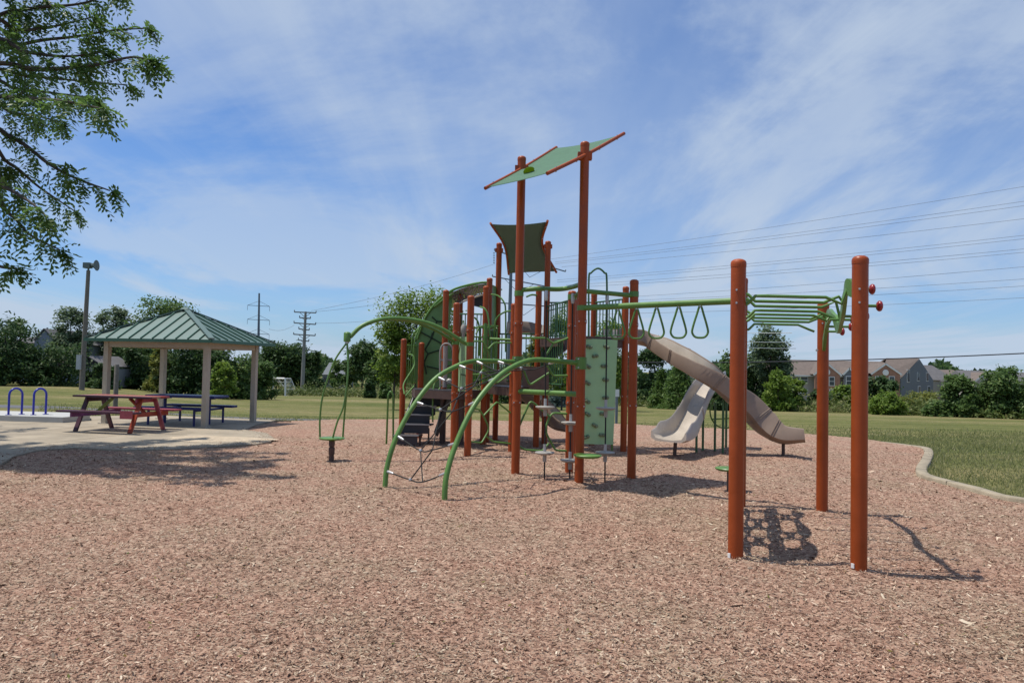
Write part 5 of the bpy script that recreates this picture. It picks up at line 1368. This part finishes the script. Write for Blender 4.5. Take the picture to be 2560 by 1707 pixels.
def make_tree(px, ytop, hw, d, kind_, leaf, name, label, group=None, z0f=0.16, n_cl=150, per=45, ls=None, seed=0, cat='tree', trunk=True, sx=1.0):
    rng = np.random.default_rng(1000 + seed)
    b = A(px, 950, d); zb = tz(b.x, d) - 0.05
    H = A(px, ytop, d).z - zb; R = hw / FPX * d
    t = thing(name, label, cat, (b.x, d, zb), group)
    cl, sp = crown_points(rng, H, R, H * z0f, kind_, n_cl, per)
    n = len(cl) * per
    ci = np.repeat(np.arange(len(cl)), per)
    off = rng.normal(size=(n, 3)) * sp * np.array([1, 1, 0.75])
    c = cl[ci] + off
    c[:, 2] = np.maximum(c[:, 2], 0.03 * H)
    mid = np.array([0, 0, H * 0.5]); outw = unit(c - mid)
    nrm = unit(outw * 0.5 + rng.normal(size=(n, 3)) * 0.7 + np.array([0, 0, 0.75]))
    base = ls if ls else max(0.055, d * 0.0022)
    if kind_ == 'conifer': base *= 0.9
    size = base * rng.uniform(0.6, 1.4, n)
    P = leaf_quads(c, nrm, size, 0.5 if kind_ != 'conifer' else 0.35, rng)
    tint = np.clip(rng.normal(0.45, 0.16, n) + rng.normal(0, 0.14, len(cl))[ci], 0, 1)
    P += np.array([b.x, d, zb])
    fast_mesh('crown', P, 4, LM[leaf], np.repeat(tint, 4), parent=t)
    if trunk:
        base_ = V((b.x, d, zb)); r0 = max(0.06, R * 0.05)
        mb = MB().tube([base_ + V((0, 0, -.1)), base_ + V((0.02 * R, 0, H * .4)), base_ + V((-.03 * R, 0, H * .85))], [r0, r0 * .7, r0 * .15], 8)
        for k in range(6):
            a = rng.uniform(0, 6.28); h0 = H * rng.uniform(0.22, 0.6)
            mb.tube([base_ + V((0, 0, h0)), base_ + V((math.cos(a) * R * .35, math.sin(a) * R * .35, h0 + H * .12)), base_ + V((math.cos(a) * R * .7, math.sin(a) * R * .7, h0 + H * .22))], [r0 * .4, r0 * .28, r0 * .08], 6)
        mb.build('trunk', M_BARK, t)
    return t
TREES = [
    (10, 798, 92, 52, 'broad', 'dark', 'dense_tree', 'dark dense tree at the far left picture edge', 0.05, 170, 60),
    (-60, 830, 80, 56, 'broad', 'mid', 'dense_tree', 'mid green tree cut by the left picture edge behind the bike racks', 0.05, 120, 45),
    (45, 790, 38, 58, 'broad', 'mid', 'dense_tree', 'rounded light topped tree above the dark one at far left', 0.2, 80, 45),
    (172, 766, 66, 57, 'airy', 'silver', 'airy_tree', 'loose grey green tree crossed by the siren pole', 0.12, 170, 34),
    (145, 866, 78, 54, 'broad', 'dark', 'dense_tree', 'low dark tree under the loose grey green one', 0.02, 110, 45),
    (275, 762, 55, 68, 'airy', 'silver', 'airy_tree', 'loose silvery tree just right of the siren pole', 0.25, 140, 28),
    (395, 734, 92, 78, 'broad', 'mid', 'large_tree', 'tallest rounded green tree above the shelter roof', 0.1, 210, 55),
    (318, 806, 52, 66, 'broad', 'mid', 'dense_tree', 'green tree left of the tallest one behind the shelter eave', 0.1, 90, 40),
    (325, 880, 22, 60, 'conifer', 'dark', 'conifer', 'small dark conifer behind the shelter, between two posts', 0.05, 60, 40),
    (352, 862, 48, 60, 'broad', 'dark', 'dense_tree', 'dark tree seen under the middle of the shelter', 0.03, 90, 45),
    (395, 868, 30, 56, 'broad', 'yellow', 'shrub', 'yellow green shrub under the shelter roof', 0.02, 80, 40),
    (455, 848, 72, 57, 'broad', 'dark', 'dense_tree', 'dark tree filling the view between the two right shelter posts', 0.03, 150, 50),
    (535, 858, 66, 57, 'broad', 'dark', 'dense_tree', 'dark tree behind the right front shelter post', 0.03, 140, 50),
    (258, 912, 34, 53, 'broad', 'dark', 'dense_tree', 'dark bushy tree behind the left shelter post', 0.02, 100, 45),
    (560, 905, 34, 54, 'broad', 'bright', 'shrub', 'bright green bush in front of the dark trees by the shelter', 0.02, 80, 40),
    (605, 888, 56, 58, 'broad', 'mid', 'dense_tree', 'green bushy tree at the rightmost shelter post', 0.03, 120, 45),
    (650, 905, 44, 60, 'broad', 'mid', 'shrub', 'green bush just left of the soccer goal', 0.02, 90, 40),
    (690, 857, 66, 150, 'broad', 'dark', 'distant_tree', 'distant dark tree left of the utility pole', 0.08, 150, 45),
    (745, 862, 50, 152, 'broad', 'dark', 'distant_tree', 'distant dark tree behind the utility pole', 0.08, 130, 45),
    (790, 880, 24, 150, 'conifer', 'dark', 'conifer', 'distant dark pointed conifer right of the utility pole', 0.03, 80, 45),
    (650, 890, 50, 160, 'broad', 'dark', 'distant_tree', 'distant dark tree beside the right shelter eave', 0.08, 120, 40),
    (840, 900, 20, 205, 'broad', 'mid', 'distant_tree', 'small distant tree in front of the pale far building', 0.1, 60, 30),
    (905, 855, 46, 135, 'broad', 'dark', 'distant_tree', 'distant dark tree right of the spinner pod rods', 0.1, 140, 45),
    (870, 895, 26, 140, 'broad', 'dark', 'distant_tree', 'small distant dark tree behind the spinner pod rods', 0.1, 70, 40),
    (955, 880, 45, 130, 'broad', 'dark', 'distant_tree', 'distant dark tree under the bright leafy one', 0.08, 120, 40),
    (925, 945, 18, 80, 'broad', 'dark', 'shrub', 'round dark bush on the field edge right of the spinner', 0.02, 70, 40),
    (965, 955, 16, 78, 'broad', 'mid', 'shrub', 'low green bush on the field edge behind the grab hoop', 0.02, 60, 40),
    (1040, 728, 108, 40, 'broad', 'bright', 'leafy_tree', 'bright leafy tree behind the shell panel and arched arm', 0.24, 230, 42),
    (985, 815, 62, 40, 'broad', 'bright', 'leafy_tree', 'lower bright leafy tree left of the red stair posts', 0.22, 120, 40),
    (1135, 800, 60, 44, 'broad', 'mid', 'leafy_tree', 'green tree behind the tower posts', 0.1, 110, 40),
    (1345, 815, 34, 46, 'broad', 'yellow', 'leafy_tree', 'yellow green tree between the two tallest posts', 0.1, 90, 40),
    (1405, 768, 52, 46, 'broad', 'bright', 'leafy_tree', 'bright tree behind the upper railing left of the front tall post', 0.12, 120, 40),
    (1515, 792, 58, 47, 'broad', 'bright', 'leafy_tree', 'bright tree above the pale green climbing wall', 0.1, 130, 40),
    (1395, 935, 24, 55, 'conifer', 'blue', 'spruce', 'small blue spruce seen between the disc ropes', 0.02, 80, 45),
    (1440, 880, 40, 64, 'broad', 'dark', 'dense_tree', 'dark tree behind the front tall post', 0.03, 110, 40),
    (1625, 866, 48, 66, 'broad', 'dark', 'dense_tree', 'dark tree under the start of the long slide', 0.05, 130, 45),
    (1570, 870, 38, 68, 'broad', 'dark', 'dense_tree', 'dark tree right of the climbing wall', 0.05, 100, 40),
    (1655, 925, 28, 58, 'conifer', 'conifer', 'conifer', 'small dark conifer left of the bright one below the slide', 0.02, 110, 50),
    (1700, 908, 48, 56, 'conifer', 'conifer', 'conifer', 'bright green bushy conifer below the long slide', 0.02, 170, 55),
    (1760, 925, 36, 58, 'conifer', 'conifer', 'conifer', 'dark green conifer behind the crossing slides', 0.02, 110, 50),
    (1835, 872, 46, 62, 'broad', 'mid', 'dense_tree', 'green tree behind the nearest left red post', 0.05, 110, 40),
    (1925, 812, 60, 60, 'airy', 'silver', 'tall_tree', 'tall loose tree right of the nearest left red post', 0.10, 190, 34),
    (1915, 850, 62, 62, 'broad', 'dark', 'tall_tree', 'dark tree forming the lower body of the tall loose one', 0.03, 170, 45),
    (1945, 925, 42, 57, 'broad', 'bright', 'shrub', 'green bush at the foot of the tall loose tree', 0.02, 90, 40),
    (1992, 945, 28, 58, 'broad', 'bright', 'shrub', 'bright yellowish green bush in front of the white townhouse wall', 0.02, 90, 40),
    (2110, 965, 40, 62, 'broad', 'bright', 'shrub', 'green bush between the two right red posts', 0.02, 90, 40),
    (2205, 938, 42, 60, 'broad', 'dark', 'round_tree', 'round dark green tree right of the nearest right post', 0.06, 110, 45),
    (2215, 985, 48, 52, 'broad', 'bright', 'shrub', 'bright green bush below the round dark tree', 0.02, 100, 40),
    (2300, 985, 52, 60, 'broad', 'yellow', 'shrub', 'yellowish shrub before the blue grey townhouse wall', 0.02, 90, 40),
    (2250, 995, 36, 55, 'broad', 'yellow', 'shrub', 'olive shrub beside the round dark tree', 0.02, 70, 40),
    (2345, 1005, 34, 50, 'broad', 'mid', 'shrub', 'low green shrub left of the broad dense one at right', 0.02, 70, 40),
    (2395, 940, 48, 50, 'broad', 'mid', 'large_shrub', 'broad dense shrub in front of the far right houses', 0.02, 170, 50),
    (2505, 922, 62, 49, 'broad', 'mid', 'large_shrub', 'tallest dense shrub near the right picture edge', 0.02, 190, 50),
    (2450, 975, 40, 50, 'broad', 'yellow', 'shrub', 'olive shrub between the two biggest shrubs at right', 0.02, 80, 40),
    (2585, 945, 55, 48, 'broad', 'mid', 'large_shrub', 'green shrub cut by the right picture edge', 0.02, 130, 45),
    (1800, 965, 36, 55, 'broad', 'dark', 'shrub', 'dark bush behind the crossing of the two slides', 0.02, 80, 40),
    (2050, 975, 36, 60, 'broad', 'dark', 'shrub', 'dark bush behind the far right post of the ladder frame', 0.02, 80, 40),
    (1490, 930, 40, 62, 'broad', 'dark', 'shrub', 'dark bush behind the climbing wall foot', 0.02, 80, 40),
    (1270, 905, 60, 66, 'broad', 'dark', 'dense_tree', 'dark low tree behind the arch tubes', 0.02, 120, 40),
    (1120, 915, 60, 70, 'broad', 'dark', 'dense_tree', 'dark low tree behind the shell panel', 0.02, 110, 40),
]
for i, (px, yt, hw, d, kd, lf, nm, lab, z0, ncl, per) in enumerate(TREES):
    make_tree(px, yt, hw, d, kd, lf, nm, lab, 'trees and shrubs around the field', z0, ncl, per, seed=i)

# --- far wood closing the horizon (one mass)
def far_wood():
    rng = np.random.default_rng(5)
    n = 26000
    ang = rng.uniform(-0.80, 0.85, n); d = rng.uniform(225, 290, n)
    x = ang * d
    top = 3.0 + 3.0 * np.sin(ang * 17 + 1) * np.sin(ang * 41) + 1.5 * np.sin(ang * 93)
    z0 = terr(x, d)
    z = z0 + (top - z0) * rng.uniform(0, 1, n) ** 0.6
    c = np.stack([x, d, z], 1)
    nrm = unit(rng.normal(size=(n, 3)) + np.array([0, -.5, .4]))
    P = leaf_quads(c, nrm, rng.uniform(0.6, 1.5, n), 0.6, rng)
    o = fast_mesh('far_wood', P, 4, LM['dark'], np.repeat(np.clip(rng.normal(.4, .2, n), 0, 1), 4))
    kind(o, 'stuff'); tag(o, 'low far-off wood closing the horizon behind the field', 'wood')
far_wood()

# --- weeds along the field edge
def weeds():
    rng = np.random.default_rng(8)
    line = [(640, 990, 85), (760, 990, 85), (900, 992, 84), (1000, 995, 80), (1200, 1000, 75), (1500, 1012, 66), (1700, 1015, 60), (1850, 1018, 58), (2000, 1023, 56), (2200, 1030, 54), (2400, 1042, 49), (2600, 1052, 46)]
    C = []; Hh = []
    seg = [(A(*p)) for p in line]
    for a, b in zip(seg, seg[1:]):
        n = int(1500 * (b - a).length / 12)
        t = rng.random(n); back = rng.gamma(1.5, 2.2, n)
        x = a.x + (b.x - a.x) * t + rng.normal(0, .3, n); y = a.y + (b.y - a.y) * t + back
        C.append(np.stack([x, y], 1)); Hh.append(rng.uniform(0.35, 1.25, n) * np.clip(0.35 + back * 0.22, 0.3, 1.5))
    C = np.concatenate(C); Hh = np.concatenate(Hh); n = len(C)
    z = terr(C[:, 0], C[:, 1])
    per = 3
    ii = np.repeat(np.arange(n), per)
    f = rng.uniform(0.2, 1, len(ii))
    c = np.stack([C[ii, 0] + rng.normal(0, .12, len(ii)), C[ii, 1] + rng.normal(0, .12, len(ii)), z[ii] + Hh[ii] * f], 1)
    nrm = unit(rng.normal(size=(len(ii), 3)) + np.array([0, -.6, .5]))
    P = leaf_quads(c, nrm, rng.uniform(0.08, 0.2, len(ii)), 0.4, rng)
    tint = np.clip(rng.normal(.5, .22, len(ii)) + 0.2 * np.sin(C[ii, 0] * .35), 0, 1)
    o = fast_mesh('tall_weeds', P, 4, leafmat('leaf_weeds', (0.08, 0.11, 0.03), (0.14, 0.18, 0.045), (0.25, 0.24, 0.10)), np.repeat(tint, 4))
    kind(o, 'stuff'); tag(o, 'unmown weeds and brush along the far edge of the field', 'weeds')
weeds()

# --- grass blades on the lawn next to the curb
def grass():
    rng = np.random.default_rng(9)
    cp = np.array([tuple(p) for p in curb_w])
    n = 190000
    y = 5.5 + 24 * rng.random(n) ** 1.2; x = rng.uniform(-0.62, 0.80, n) * y
    outp = inside(mulch_poly, x, y) | inside(pathpoly, x, y) | inside(pad, x, y)
    k = ~outp & (rng.random(n) < np.clip((30 - y) / 10, 0, 1))
    right = x > 3.0
    k &= right | (y > 18.5)
    x = x[k]; y = y[k]; n = len(x)
    # keep off the curb top
    d2 = np.full(n, 9.0)
    for a, b in zip(cp, cp[1:]):
        ab = b - a; t = np.clip(((x - a[0]) * ab[0] + (y - a[1]) * ab[1]) / (ab @ ab), 0, 1)
        d2 = np.minimum(d2, np.hypot(x - a[0] - t * ab[0], y - a[1] - t * ab[1]))
    k = d2 > 0.07; x = x[k]; y = y[k]; n = len(x)
    z = terr(x, y) - 0.022
    patch = 0.5 + 0.5 * np.sin(x * .9 + 1.7 * np.sin(y * .5)) * np.sin(y * 1.1 + x * .3)
    h = rng.uniform(0.03, 0.075, n) * (0.7 + 0.6 * patch) * np.where(d2[k] < .30, 1.9, 1)
    tall = rng.random(n) < 0.03; h[tall] *= 2.0
    w = 0.0035 + 0.00045 * y
    a = rng.uniform(0, 2 * np.pi, n); lean = rng.uniform(0.1, 0.8, n) * h; la = rng.uniform(0, 2 * np.pi, n)
    b0 = np.stack([x - np.cos(a) * w, y - np.sin(a) * w, z], 1); b1 = np.stack([x + np.cos(a) * w, y + np.sin(a) * w, z], 1)
    tp = np.stack([x + np.cos(la) * lean, y + np.sin(la) * lean, z + h], 1)
    P = np.stack([b0, b1, tp], 1).reshape(-1, 3)
    tint = np.clip(rng.normal(.45, .22, n) + 0.25 * (0.5 - patch), 0, 1)
    o = fast_mesh('grass', P, 3, leafmat('leaf_grass', (0.17, 0.20, 0.065), (0.28, 0.285, 0.115), (0.46, 0.40, 0.23), trans=0.5), np.repeat(tint, 3))
    kind(o, 'stuff'); tag(o, 'short patchy grass blades on the lawn beyond the curb', 'grass')
grass()

# --- overhanging locust tree at the upper left
def locust():
    rng = np.random.default_rng(21)
    tr = V((-12.6, 12.6, 0))
    t = thing('locust_tree', 'feathery green tree overhanging the upper left corner', 'tree', tr)
    S_ = SC
    br = []
    def bpath(pts): return spline([p if isinstance(p, Vector) else A(p[0] * S_, p[1] * S_, p[2]) for p in pts], 7)
    fork = tr + V((0.3, 0, 2.6)); fork2 = tr + V((0.5, 0.1, 4.2)); fork3 = tr + V((0.7, 0.1, 5.4))
    spec = [([fork3, (-60, 140, 12.8), (70, 98, 13.2), (170, 85, 13.4), (262, 70, 13.6), (335, 66, 13.8)], 1.0),
            ([fork3, (-60, 155, 12.0), (90, 160, 11.5), (215, 150, 11.2), (300, 132, 11.0), (342, 138, 10.9)], 1.0),
            ([fork3, (-50, 60, 12.9), (60, 22, 12.6), (180, 10, 12.4), (262, -15, 12.2)], 0.9),
            ([fork3, (-70, 165, 12.9), (60, 175, 13.6), (170, 185, 14.2), (292, 196, 14.8)], 1.0),
            ([fork2, (-70, 245, 12.0), (50, 228, 11.2), (140, 232, 10.6), (235, 250, 10.2)], 1.0),
            ([fork2, (-70, 245, 13.0), (30, 260, 13.8), (90, 268, 14.6), (140, 282, 15.2)], 0.9),
            ([fork2, (-80, 300, 12.2), (30, 318, 12.0), (110, 375, 11.8), (170, 408, 11.7), (252, 438, 11.6)], 0.9),
            ([fork, (-80, 350, 13.0), (20, 375, 13.6), (90, 430, 14.0), (170, 484, 14.3)], 0.9),
            ([fork, (-80, 400, 11.8), (10, 430, 11.2), (70, 465, 10.8), (110, 500, 10.6)], 0.8),
            ([fork, (-80, 440, 12.3), (20, 490, 12.1), (70, 540, 12.0), (138, 574, 11.9)], 0.7),
            ([fork, (-90, 580, 11.8), (0, 612, 11.6), (38, 616, 11.5)], 0.35),
            ([fork2, (-70, 200, 13.4), (40, 205, 14.2), (130, 215, 14.9), (215, 225, 15.5)], 0.9),
            ([fork3, (-60, 100, 11.8), (60, 120, 11.5), (150, 130, 11.3), (240, 120, 11.2)], 0.9),
            ([fork3, (-60, 60, 12.0), (40, 70, 12.4), (130, 60, 12.8), (210, 40, 13.2)], 0.8),
            ([fork3, (0, -120, 12.5), (120, -60, 12.8), (260, -30, 13.2)], 0.9),
            ([fork3, (-20, -300, 13.5), (120, -220, 14.5), (240, -140, 15.5)], 0.9),
            ([fork3, (-20, -280, 11.5), (80, -200, 11.6), (180, -120, 11.8)], 1.0),
            ([fork3, (-20, -420, 12.0), (100, -380, 12.4), (220, -300, 12.8)], 1.0),
            ([fork3, (-20, -500, 11.0), (60, -440, 11.6), (150, -400, 12.0)], 1.0)]
    # limbs reaching towards the side away from the picture complete the crown
    for k in range(16):
        a = math.radians(rng.uniform(70, 300)); h = rng.uniform(3.2, 7.8); r = rng.uniform(2.6, 4.6)
        spec.append(([fork3 if h > 5 else fork2, tr + V((math.cos(a) * r * .5, math.sin(a) * r * .5, h - .3)), tr + V((math.cos(a) * r, math.sin(a) * r, h - .1))], 0.9))
    for k in range(9):
        a = math.radians(rng.uniform(-75, 70)); h = rng.uniform(7.4, 9.0); r = rng.uniform(1.6, 4.4)
        spec.append(([fork3, tr + V((math.cos(a) * r * .5, math.sin(a) * r * .5, h)), tr + V((math.cos(a) * r, math.sin(a) * r, h + .1))], 0.9))
    for k in range(8):   # limbs leaning towards the near side, casting the dappled shade on the path
        a = math.radians(rng.uniform(-70, -15)); h = rng.uniform(4.8, 6.8); r = rng.uniform(3.2, 4.4)
        e = tr + V((math.cos(a) * r, math.sin(a) * r, h))
        if PX(e) > -90: e.x = -0.78 * e.y
        spec.append(([fork3, tr + V((math.cos(a) * r * .5, math.sin(a) * r * .5, h)), e], 0.9))
    for k in range(15):  # higher limbs over the near side of the path, above the picture
        y_ = rng.uniform(11.0, 15.6); x_ = rng.uniform(-0.84, -0.66) * 12.5 + rng.uniform(-1.0, 0.4); z_ = 1.75 + 0.50 * y_ + rng.uniform(0.25, 1.7)
        e = V((x_, y_, z_)); spec.append(([fork3, tr.lerp(e, .5) + V((0, 0, z_ * .52)), e], 1.5))
    for k in range(20):  # limbs over the path just outside the left picture edge
        y_ = rng.uniform(11.0, 17.5); x_ = -0.80 * y_ - rng.uniform(-0.2, 1.8); z_ = rng.uniform(4.6, 8.0)
        e = V((x_, y_, z_)); spec.append(([fork3, fork3.lerp(e, .5) + V((0, 0, .3)), e], 2.6))
    wood = MB()
    wood.tube([tr + V((0, 0, -.1)), tr + V((0.1, 0, 1.2)), fork, fork2, fork3, tr + V((.5, 0, 7.5))], [0.2, 0.17, 0.15, 0.12, 0.09, 0.03], 10)
    twigs = MB()
    FR = []   # fronds: origin, direction
    for si, (pts, dens) in enumerate(spec):
        P = bpath(pts); n = len(P)
        wood.tube(P, [0.045 * (1 - .86 * i / (n - 1)) + .004 for i in range(n)], 6)
        L = sum((b - a).length for a, b in zip(P, P[1:]))
        nt_ = int(L * (5.0 if si < 15 else 7.5) * dens)
        for _ in range(nt_):
            f = rng.uniform(0.22, 1.0); q = on(P, f); tg = (on(P, min(f + .03, 1)) - on(P, max(f - .03, 0))).normalized()
            sd = V(rng.normal(size=3)); sd.z *= 0.45
            dr = (tg * rng.uniform(.5, 1.1) + sd.normalized() * rng.uniform(.35, .9)).normalized()
            ln = rng.uniform(0.14, 0.46) * (1.15 - .62 * f)
            e = q + dr * ln + V((0, 0, -0.05))
            twigs.tube([q, e], 0.004, 3, cap=False)
            for _k in range(max(2, int(ln * 13))):
                g = rng.uniform(.15, 1.0)
                fd = (dr * .6 + V(rng.normal(size=3)) * .65 + V((0, 0, -.45))).normalized()
                FR.append((q.lerp(e, g), fd))
        for _k in range(12):
            FR.append((P[-1], ((P[-1] - P[-2]).normalized() + V(rng.normal(size=3)) * .5 + V((0, 0, -.4))).normalized()))
    wood.build('trunk', M_BARK, t); twigs.build('twigs', M_BARK, t, smooth=False)
    o = np.array([tuple(a) for a, b in FR]); dv = np.array([tuple(b) for a, b in FR]); n = len(o)
    ln = rng.uniform(0.17, 0.29, n)
    pairs = 5
    sdv = unit(np.cross(dv, np.tile([0, 0, 1.0], (n, 1)) + rng.normal(size=(n, 3)) * .35)); upv = np.cross(sdv, dv)
    cs = []; ax = []; sz = []; nn = []
    for k in range(pairs):
        f = 0.18 + 0.82 * k / (pairs - 1)
        base = o + dv * (ln * f)[:, None] + np.array([0, 0, -1.0]) * (0.10 * f * f)
        for s in (-1, 1):
            a_ = unit(sdv * s + dv * 0.55 + rng.normal(size=(n, 3)) * .18 + np.array([0, 0, -.25]))
            l_ = rng.uniform(0.038, 0.060, n)
            cs.append(base + a_ * l_[:, None]); ax.append(a_); sz.append(l_); nn.append(upv + rng.normal(size=(n, 3)) * .25)
    c = np.concatenate(cs); a = np.concatenate(ax); s = np.concatenate(sz)[:, None]; q = np.concatenate(nn)
    w = unit(np.cross(a, q))
    P = np.stack([c - a * s, c - w * s * .42, c + a * s, c + w * s * .42], 1).reshape(-1, 3)
    tint = np.tile(np.clip(rng.normal(.45, .18, n), 0, 1), pairs * 2)
    fast_mesh('crown', P, 4, LM['locust'], np.repeat(np.clip(tint + rng.normal(0, .08, len(tint)), 0, 1), 4), parent=t)
    return n
nfr = locust()
print('fronds', nfr)
# sprig of low weed at the left path edge
